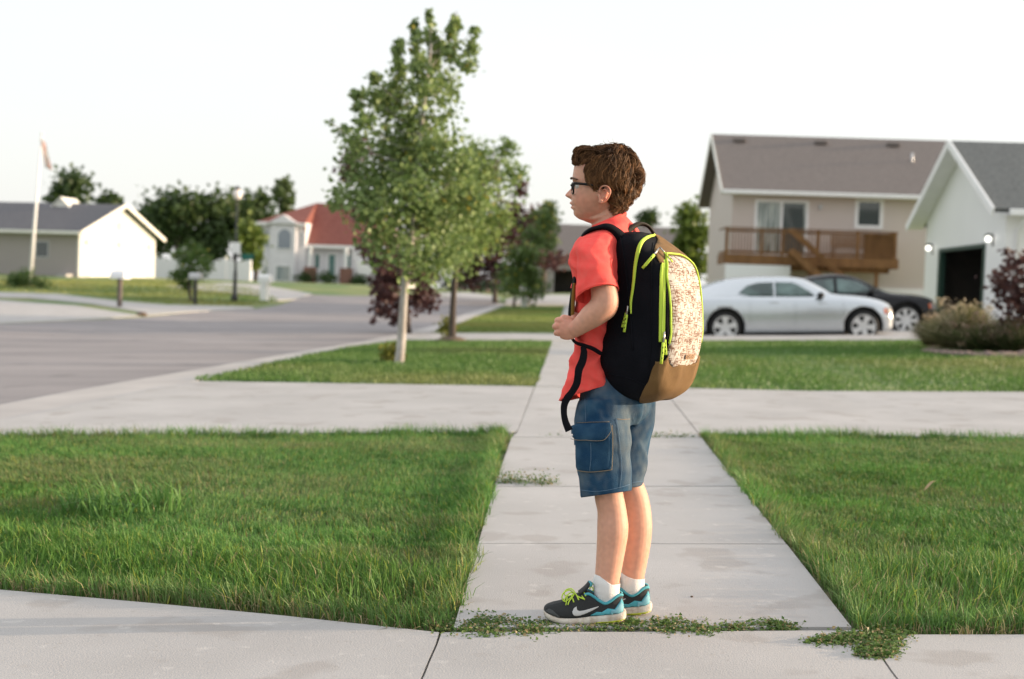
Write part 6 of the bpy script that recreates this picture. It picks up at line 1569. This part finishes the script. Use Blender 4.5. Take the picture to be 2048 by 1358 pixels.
# brown canvas base and top yoke: shells taken from the bag surface
def shell(name, test, m, off, fold=0):
    b2 = bmesh.new(); me = pk.data; vs = {}
    for p in me.polygons:
        if len(p.vertices) > 4: 
            if not test(p.center): continue
        elif not test(p.center): continue
        f = []
        for i in p.vertices:
            if i not in vs: vs[i] = b2.verts.new(me.vertices[i].co)
            f.append(vs[i])
        b2.faces.new(f)
    bd = [v for v in b2.verts if v.is_boundary]
    for _ in range(14):
        nw = {}
        for v in bd:
            nb = [e.other_vert(v) for e in v.link_edges if e.is_boundary]
            if len(nb) == 2: nw[v] = v.co*.5+(nb[0].co+nb[1].co)*.25
        for v, p in nw.items(): v.co = p
    b2.normal_update()
    for v in b2.verts:
        n = v.normal; k = off
        if fold:
            x, y, z = proj(v.co+PB); u = (v.co-pkat(v.co.z)[1]).dot(sv_)
            k += fold*(1-abs(math.sin(u*58+2.5*vnn(u*20, v.co.z*6, 0)))**.6)*math.exp(-max(0, y-728)/22) + fold*1.2*vnn(v.co.x*14, v.co.y*14, v.co.z*11)
        v.co += n*k
    bmesh.ops.solidify(b2, geom=b2.faces[:], thickness=.0015)
    return fin(name, b2, m, bp, True)
def tz(c):
    _z, cc, a, b = pkat(c.z); r = c-cc; return r.dot(nv_)/max(a, .01), r.dot(sv_)/max(b, .01)
def low(c):
    x, y, z = proj(c+PB); t, u = tz(c)
    if t > .5 and inpoly(np.array([(c-pkat(c.z)[1]).dot(sv_)]), np.array([c.z]), LOWP)[0]: return False
    if y < 700: return False
    xe = float(np.interp(y, [700, 724, 739, 762, 775, 793, 803], [1312, 1310.6, 1303, 1298, 1289, 1281, 1278]))
    return (x > xe and y > 722 and t > -.2) or (t > .55 and y > 712 and x > 1330) or (t > .2 and y > 760 and u > 0)
def top(c):
    x, y, z = proj(c+PB); t, u = tz(c)
    if y > 527: return False
    xe = float(np.interp(y, [466, 478, 490, 500, 512, 527], [1306, 1315, 1311, 1307, 1311, 1319]))
    return x > xe and t > -.5
zt_, zb_ = zpx(514), zpx(733)
UL, UR = -.112, .100
LOWP = [(UL+.006, zt_), (UR-.006, zt_), (UR-.006, zb_+.05), (UR-.03, zb_+.012), ((UL+UR)/2, zb_+.006), (UL+.03, zb_+.012), (UL+.006, zb_+.05)]
shell('lower_pocket', low, M['pk_brown'], .0035, .0065)
shell('top_yoke', top, M['pk_brown'], .0025, .0008)
# woven front panel
M['woven'] = bpy.data.materials.new('woven_pattern'); M['woven'].use_nodes = True
_n = M['woven'].node_tree; L_ = _n.links; P_ = _n.nodes['Principled BSDF']; P_.inputs['Roughness'].default_value = .85
T_ = _n.nodes.new('ShaderNodeAttribute'); T_.attribute_name = 'uvp'
def nzz(sc, d=3):
    mp_ = _n.nodes.new('ShaderNodeMapping'); mp_.inputs['Scale'].default_value = sc; L_.new(T_.outputs['Vector'], mp_.inputs[0])
    N_ = _n.nodes.new('ShaderNodeTexNoise'); N_.inputs['Scale'].default_value = 1; N_.inputs['Detail'].default_value = d; L_.new(mp_.outputs[0], N_.inputs[0]); return N_.outputs[0]
a_ = nzz((52, 330, 1), 1.5); b_ = nzz((320, 52, 1), 1.5); c_ = nzz((26, 26, 1), 3)
def mth(op, x, y):
    m_ = _n.nodes.new('ShaderNodeMath'); m_.operation = op
    for i, v in enumerate((x, y)):
        if isinstance(v, (int, float)): m_.inputs[i].default_value = v
        else: L_.new(v, m_.inputs[i])
    return m_.outputs[0]
mx_ = mth('MAXIMUM', a_, b_); s_ = mth('ADD', mth('MULTIPLY', mx_, .78), mth('MULTIPLY', c_, .26))
R_ = _n.nodes.new('ShaderNodeValToRGB'); e = R_.color_ramp.elements; e[0].position = .540; e[0].color = (.54, .505, .465, 1); e[1].position = .615; e[1].color = (.14, .075, .05, 1)
q = R_.color_ramp.elements.new(.585); q.color = (.30, .20, .15, 1)
L_.new(s_, R_.inputs[0]); L_.new(R_.outputs[0], P_.inputs['Base Color'])
B_ = _n.nodes.new('ShaderNodeBump'); B_.inputs['Strength'].default_value = .3; B_.inputs['Distance'].default_value = .002; L_.new(s_, B_.inputs['Height']); L_.new(B_.outputs[0], P_.inputs['Normal'])
zt_, zb_ = zpx(514), zpx(733)
UL, UR = -.112, .100
def stad(n=16, grow=0):
    cx = (UL+UR)/2; hw = (UR-UL)/2+grow; out = []
    rt, rb = .075+grow, .055+grow
    t_, b_ = zt_+grow, zb_-grow
    for cxx, cz, r, a0 in ((cx+hw-rt, t_-rt, rt, 0), (cx-hw+rt, t_-rt, rt, 90), (cx-hw+rb, b_+rb, rb, 180), (cx+hw-rb, b_+rb, rb, 270)):
        for i in range(n+1):
            a = rad(a0+90*i/n); out.append((cxx+r*math.cos(a), cz+r*math.sin(a)))
    return out
pts = stad()
bm = bmesh.new(); bm.faces.new([bm.verts.new((u, v, 0)) for u, v in pts])
x = UL+.006
while x < UR: bmesh.ops.bisect_plane(bm, geom=bm.verts[:]+bm.edges[:]+bm.faces[:], plane_co=(x, 0, 0), plane_no=(1, 0, 0)); x += .006
y = zb_+.008
while y < zt_: bmesh.ops.bisect_plane(bm, geom=bm.verts[:]+bm.edges[:]+bm.faces[:], plane_co=(0, y, 0), plane_no=(0, 1, 0)); y += .008
X = np.array([v.co.x for v in bm.verts]); Y = np.array([v.co.y for v in bm.verts]); ed = edgedist(X, Y, pts)
uvp = []; dead = []
for v, e_ in zip(list(bm.verts), ed):
    u_, z_ = v.co.x, v.co.y; h = outcast(u_, z_)
    if h is None: dead.append(v); v.co = Vector((0, 0, -9)); continue
    v.co = h[0]+h[1]*(.003+.006*min(1, e_/.02))
if dead: bmesh.ops.delete(bm, geom=dead, context='VERTS')
bmesh.ops.recalc_face_normals(bm, faces=bm.faces)
if sum(f.normal.dot(nv_) for f in bm.faces) < 0: bmesh.ops.reverse_faces(bm, faces=bm.faces[:])
bmesh.ops.solidify(bm, geom=bm.faces[:], thickness=.004)
panel = fin('front_panel', bm, M['woven'], bp, True)
me = panel.data; at = me.attributes.new('uvp', 'FLOAT_VECTOR', 'POINT')
vals = []
for v in me.vertices:
    c = pkat(v.co.z)[1]; vals += [(v.co-c).dot(sv_), v.co.z, 0]
at.data.foreach_set('vector', vals)
# piping round the panel
def onout(u, z, off=.004):
    h = outcast(u, z); return None if h is None else h[0]+h[1]*off
bm = bmesh.new(); run = [onout(u, z, .006) for u, z in stad(10, .003) if z > zpx(686)]
sp = stad(10, .003)
# ordered: start at lower right side, go over the top, end lower left
seg = [(UR+.003, z) for z in np.linspace(zpx(684), zt_-.075, 14)]+[p for p in sp[:22]]+[(UL-.003, z) for z in np.linspace(zt_-.075, zpx(684), 14)]
run = [p for p in (onout(u, z, .006) for u, z in seg) if p is not None]
tube(bm, run, .0030, 8); fin('piping', bm, M['lime'], bp, True)
# wide lime zip tape on the near edge of the panel and the main zip over the top
pxpatch('zip_tape', [(1319.5, 545), (1321.5, 530), (1326, 521), (1332, 517), (1334, 520), (1331, 530), (1330.5, 560), (1330, 640), (1329, 684), (1317.5, 684), (1318.5, 600)], cp, M['lime'], bp, 3, .003, .003)
pxline('zip_teeth', [(1325, 528), (1325, 560), (1324.5, 620), (1323, 683)], cp, mat('dark_lime', (.28, .40, .03), .6), bp, .0012, .0064)
zc = cat([(1337, 481.5, 3), (1328, 475, 4.5), (1318, 471.8, 5), (1308, 471.3, 5), (1297, 474, 5.5), (1286, 481.5, 6), (1279.5, 492, 6.3), (1275.5, 508, 6.2), (1271.5, 530, 5.6), (1268.5, 560, 5.0), (1265.5, 585, 4.6), (1262.5, 605, 4.2), (1263, 628, 2.6)], 5)
pl = []; pr_ = []
for i, p in enumerate(zc):
    a = zc[max(i-1, 0)]; b = zc[min(i+1, len(zc)-1)]; t = np.array([b[0]-a[0], b[1]-a[1]]); t /= np.linalg.norm(t); nrm = np.array([-t[1], t[0]])
    pl.append((p[0]+nrm[0]*p[2]*.62, p[1]+nrm[1]*p[2]*.62)); pr_.append((p[0]-nrm[0]*p[2]*.62, p[1]-nrm[1]*p[2]*.62))
bm = bmesh.new(); prev = None
for a, b in zip(pl, pr_):
    row = []
    for k in range(5):
        x = a[0]+(b[0]-a[0])*k/4; y = a[1]+(b[1]-a[1])*k/4; h = cp(x, y)
        if h is None: row = None; break
        row.append(bm.verts.new(h[0]+h[1]*(.0035+.0022*math.sin(PI*k/4))))
    if row and prev:
        for k in range(4): bm.faces.new((prev[k], prev[k+1], row[k+1], row[k]))
    prev = row
bmesh.ops.recalc_face_normals(bm, faces=bm.faces); bmesh.ops.solidify(bm, geom=bm.faces[:], thickness=.002)
fin('main_zip', bm, M['lime'], bp, True)
def pull(sl, tips, w=.0042):
    """slider at px sl and one or two lime cord pulls to px tips"""
    h = cp(*sl)
    if h is None: return
    r = empty('zip_pull', (0, 0, 0)); r.parent = bp
    for i, tp_ in enumerate(tips):
        pts = []
        for t in np.linspace(0, 1, 7):
            x = sl[0]+(tp_[0]-sl[0])*t; y = sl[1]+(tp_[1]-sl[1])*t; hh = cp(x, y)
            if hh: pts.append(hh[0]+hh[1]*(.009+.003*i))
        if len(pts) > 2:
            b = bmesh.new(); tube(b, [pts[0], pts[1], pts[2]], [(.0026, .0022)]*3, 8, flat=h[1]); fin('slider', b, M['metal'], r, True)
            b = bmesh.new(); tube(b, pts[2:], [(w, .0022)]*len(pts[2:]), 8, flat=h[1]); fin('cord_tab', b, M['lime'], r, True)
            for q in range(3, len(pts)-1):
                b = bmesh.new(); p = pts[q]+h[1]*.0024; d_ = (pts[q+1]-pts[q]).normalized(); tube(b, [p-d_*.0022, p+d_*.0022], [(.0014, .0004)]*2, 6, flat=h[1]); fin('tab_print', b, M['pk_black'], r)
pull((1259, 613), [(1247.5, 655), (1252, 665)]); pull((1327, 664), [(1328.5, 709), (1319.5, 726)]); pull((1315, 501), [(1287.5, 537), (1338.5, 528)])
# small badge with raised letters on the panel
def pfc(u, z):
    _z, c, a, b = pkat(z); o = c+sv_*u+nv_*.6; o.z = z
    h = bpn.ray_cast(o, -nv_); return None if h[0] is None else (h[0], nv_)
bpn = bvh_of(panel)
M['badge'] = mat('brass_badge', (.36, .22, .13), .4, metal=.3); M['badge_d'] = mat('badge_letters', (.07, .045, .03), .5)
uc, zc_ = -.003, zpx(710.5); hb_, vb_ = .0315, .0068
def upatch(name, poly, m, off, th):
    b = bmesh.new(); vs = []
    for u, z in poly:
        h = pfc(u, z)
        if h is None: b.free(); return
        vs.append(b.verts.new(h[0]+nv_*off))
    b.faces.new(vs); bmesh.ops.recalc_face_normals(b, faces=b.faces); bmesh.ops.solidify(b, geom=b.faces[:], thickness=th); return fin(name, b, m, bg)
bg = empty('badge', (0, 0, 0)); bg.parent = bp
rp = [(uc+sx*(hb_-.004)+.004*math.cos(a), zc_+sy*(vb_-.004)+.004*math.sin(a)) for sx, sy, a0 in ((1, 1, 0), (-1, 1, 90), (-1, -1, 180), (1, -1, 270)) for a in [rad(a0+k*30) for k in range(4)]]
upatch('plate', rp, M['badge'], .0028, .002)
def stroke(pts, r=.0011):
    b = bmesh.new(); P_ = []
    for u, z in pts:
        h = pfc(u, z)
        if h: P_.append(h[0]+nv_*.0048)
    if len(P_) > 1: tube(b, P_, r, 6); fin('letter', b, M['badge_d'], bg)
    else: b.free()
def circ(cx, r, a0=0, a1=360, n=14, rz=1): return [(cx+r*math.cos(rad(a0+(a1-a0)*i/n)), zc_+r*rz*math.sin(rad(a0+(a1-a0)*i/n))) for i in range(n+1)]
# reading order runs from the near edge to the far edge
stroke(circ(uc-.020, .0052, rz=.75)); stroke(circ(uc-.006, .0048, 50, 340, rz=.8)+[(uc-.0045, zc_)]); stroke([(uc+.0045, zc_-.004), (uc+.0045, zc_+.004)]); stroke(circ(uc+.016, .0052, rz=.75))
# grab handle
bm = bmesh.new(); hp_ = cat([(1246, 474), (1252, 465), (1264, 455), (1276, 448.5), (1286, 448), (1296, 452.5), (1303, 460), (1309, 470)], 5)
tube(bm, [Pt(x, y, -.045+.05*(x-1246)/63) for x, y in hp_], [(.0052+.0035*math.exp(-((x-1262)/16)**2), .016) for x, y in hp_], 10, flat=(0, 1, 0)); fin('grab_handle', bm, mat('dark_brown_webbing', (.030, .022, .015), .8, bump=.3, bscale=500), bp, True)
# near shoulder strap, over the shoulder and down the chest, through the fist
def strap(name, rows, m, n=14):
    b = bmesh.new(); R = cat(rows, 6); tube(b, [Pt(r[0], r[1], r[2]) for r in R], [(r[3], r[4]) for r in R], n, flat=(0, 1, 0)); return fin(name, b, m, bp, True)
strap('shoulder_strap', [(1250, 500, -.085, .018, .026), (1243, 480, -.090, .020, .030), (1228, 463.5, -.094, .0165, .033), (1213, 455.5, -.096, .0130, .035), (1195, 456, -.094, .0075, .034), (1178, 461, -.090, .006, .032), (1166, 474, -.080, .007, .030), (1160, 500, -.074, .007, .028), (1154, 535, -.080, .007, .026), (1149, 565, -.090, .0065, .026), (1143.5, 598, -.096, .006, .024), (1139.5, 632, -.098, .005, .020), (1142, 668, -.105, .004, .015), (1150, 684, -.115, .0045, .013), (1168, 691, -.130, .0055, .012), (1185, 697, -.135, .006, .012), (1200, 706, -.12, .006, .012)], M['pk_black'])
strap('strap_lining', [(1148.5, 566, -.128, .0035, .004), (1146.5, 595, -.124, .0055, .004), (1145, 634, -.118, .0050, .004)], mat('olive_webbing', (.20, .115, .012), .8), 10)
strap('shoulder_strap', [(1262, 492, .085, .010, .030), (1250, 468, .088, .012, .034), (1225, 455, .090, .010, .034), (1200, 460, .090, .009, .032), (1178, 478, .090, .008, .031), (1166, 525, .10, .007, .030), (1166, 590, .10, .006, .024), (1170, 640, .11, .005, .020), (1200, 690, .13, .004, .013), (1222, 712, .13, .004, .012)], M['pk_black'])
pxline('side_seam', [(1306, 486), (1303, 520), (1303, 580), (1303, 640), (1301, 700), (1297, 735)], cp, M['pk_black'], bp, .0022, .0008)
pxline('side_seam', [(1212, 748), (1240, 752), (1270, 760), (1291, 770)], cp, M['pk_black'], bp, .0022, .0008)
# side seam of the harness panel
pxline('harness_seam', [(1240, 472), (1246, 500), (1251, 535), (1256, 580), (1262, 640), (1266, 700)], cp, M['pk_black'], bp, .0025, .0015)
# hanging strap end
bm = bmesh.new(); tail = cat([(1166, 693, 5), (1168, 705, 6.5), (1165, 722, 7.5), (1158, 738, 7.5), (1156, 752, 7), (1153, 768, 7), (1144, 784, 6.5), (1134, 797, 7), (1128.5, 811, 6.5), (1128, 828, 6), (1131.5, 845, 6.5), (1138.5, 861.5, 7.5)], 5)
R = tail; b1 = []; lastn = None
for i, p in enumerate(R):
    l = -.140-.018*min(1, i/20)
    b1.append((Pt(p[0], p[1], l), pxr(p[2])))
tube(bm, [p for p, r in b1], [(r, .0011) for p, r in b1], 8, flat=(0, 1, 0)); fin('strap_tail', bm, M['pk_black'], bp, False)
